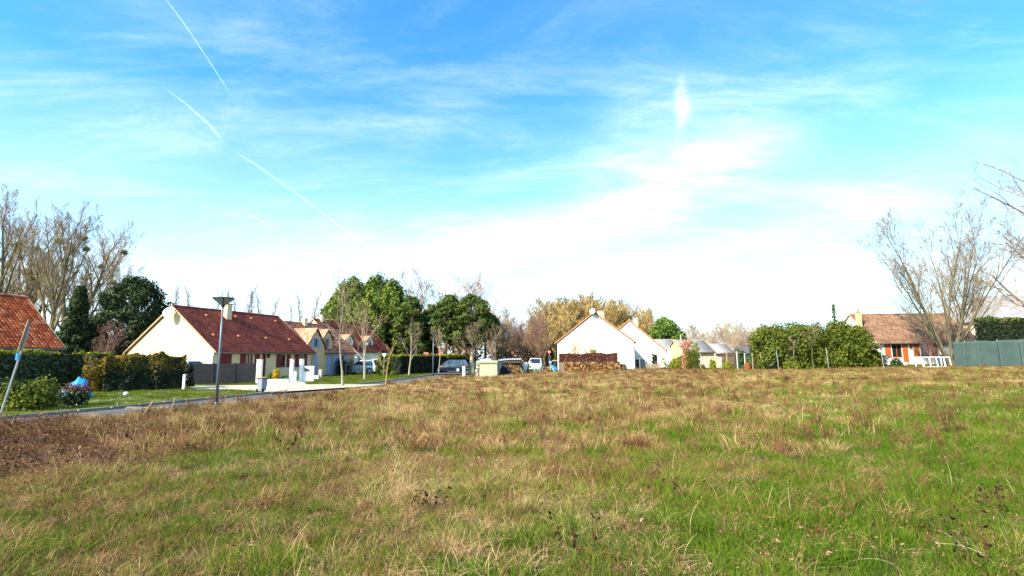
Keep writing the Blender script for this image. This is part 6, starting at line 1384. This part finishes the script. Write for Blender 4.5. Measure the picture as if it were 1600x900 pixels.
# ---------------------------------------------------------------- condensation trails
def contrail(pts, widths, label, seed, dens=.8, lo=.25, hi=.75):
    # pts: (u, v) of the photo turned into bearings, laid at cruising height
    W3 = []
    R_ = cam.matrix_world.to_3x3()
    for u, v in pts:
        d = R_ @ Vector(((u - 800) / 800, (450 - v) / 800, -1)); d.normalize(); W3.append(Vector((0, 0, EYE)) + d * (5200 / max(d.z, .15)))
    # smooth + subdivide
    P = []; Wd = []
    for i in range(len(W3) - 1):
        n = 14
        for k in range(n): t = k / n; P.append(W3[i].lerp(W3[i + 1], t)); Wd.append(widths[i] + (widths[i + 1] - widths[i]) * t)
    P.append(W3[-1]); Wd.append(widths[-1]); c = sum(P, Vector()) / len(P)
    me = bpy.data.meshes.new('condensation_trail'); V = []; F = []; A = []; m = 12; rg_ = np.random.default_rng(seed)
    for i, p in enumerate(P):
        d = (P[min(i + 1, len(P) - 1)] - P[max(i - 1, 0)]).normalized(); x = d.cross(Vector((0, 0, 1))).normalized(); z = x.cross(d); w = Wd[i] * (1 + .25 * rg_.normal() * .6)
        for k in range(m + 1):
            s = k / m * 2 - 1; zz = z * (w * .25 * (1 - s * s)); V.append(tuple(p - c + x * (s * w) + zz)); A.append((1 - s * s) ** 1.3 * min(1, i / 6, (len(P) - 1 - i) / 10))
    n = len(P)
    for i in range(n - 1):
        for k in range(m): q = i * (m + 1) + k; F.append((q, q + 1, q + m + 2, q + m + 1))
    me.from_pydata(V, [], F); me.update(); at = me.attributes.new('thick', 'FLOAT', 'POINT'); at.data.foreach_set('value', np.array(A, dtype=np.float32))
    mt = bpy.data.materials.new('ice_cloud'); mt.use_nodes = True; t = mt.node_tree; t.nodes.clear(); out = N(t, 'ShaderNodeOutputMaterial')
    df = N(t, 'ShaderNodeBsdfDiffuse'); df.inputs[0].default_value = (.95, .95, .95, 1); tr = N(t, 'ShaderNodeBsdfTranslucent'); tr.inputs[0].default_value = (.97, .97, .97, 1); ad = N(t, 'ShaderNodeAddShader'); t.links.new(df.outputs[0], ad.inputs[0]); t.links.new(tr.outputs[0], ad.inputs[1])
    tp = N(t, 'ShaderNodeBsdfTransparent'); mx = N(t, 'ShaderNodeMixShader'); aa = N(t, 'ShaderNodeAttribute', attribute_name='thick'); tcn = N(t, 'ShaderNodeTexCoord')
    no = N(t, 'ShaderNodeTexNoise', inp={'Scale': .006, 'Detail': 6.0, 'Roughness': .65}); t.links.new(tcn.outputs['Object'], no.inputs['Vector'])
    f = math_(t, 'MULTIPLY', math_(t, 'MULTIPLY', aa.outputs['Fac'], sstep(t, no.outputs[0], lo, hi)), dens); t.links.new(f, mx.inputs[0]); t.links.new(tp.outputs[0], mx.inputs[1]); t.links.new(ad.outputs[0], mx.inputs[2]); t.links.new(mx.outputs[0], out.inputs[0])
    me.materials.append(mt); o = bpy.data.objects.new('condensation_trail', me); COL.objects.link(o); o.location = c; tag(o, label, 'contrail')
    for pl in me.polygons: pl.use_smooth = True
    return o
contrail([(250, -14), (290, 40), (330, 100), (372, 166)], [10, 11, 11, 7], 'sharp straight white contrail running down from the top left', 1, .20, -.4, .7)
contrail([(252, 134), (290, 162), (328, 196), (352, 226)], [26, 42, 60, 60], 'short soft contrail left of the broken one', 2, .17, .15, .8)
contrail([(368, 238), (400, 258), (460, 300), (520, 346), (575, 386)], [62, 80, 75, 90, 100], 'long diagonal broken contrail fading down to the right', 3, .16, .15, .8)
contrail([(372, 326), (405, 343), (440, 362)], [30, 34, 30], 'faint short contrail low at the left', 4, .45)
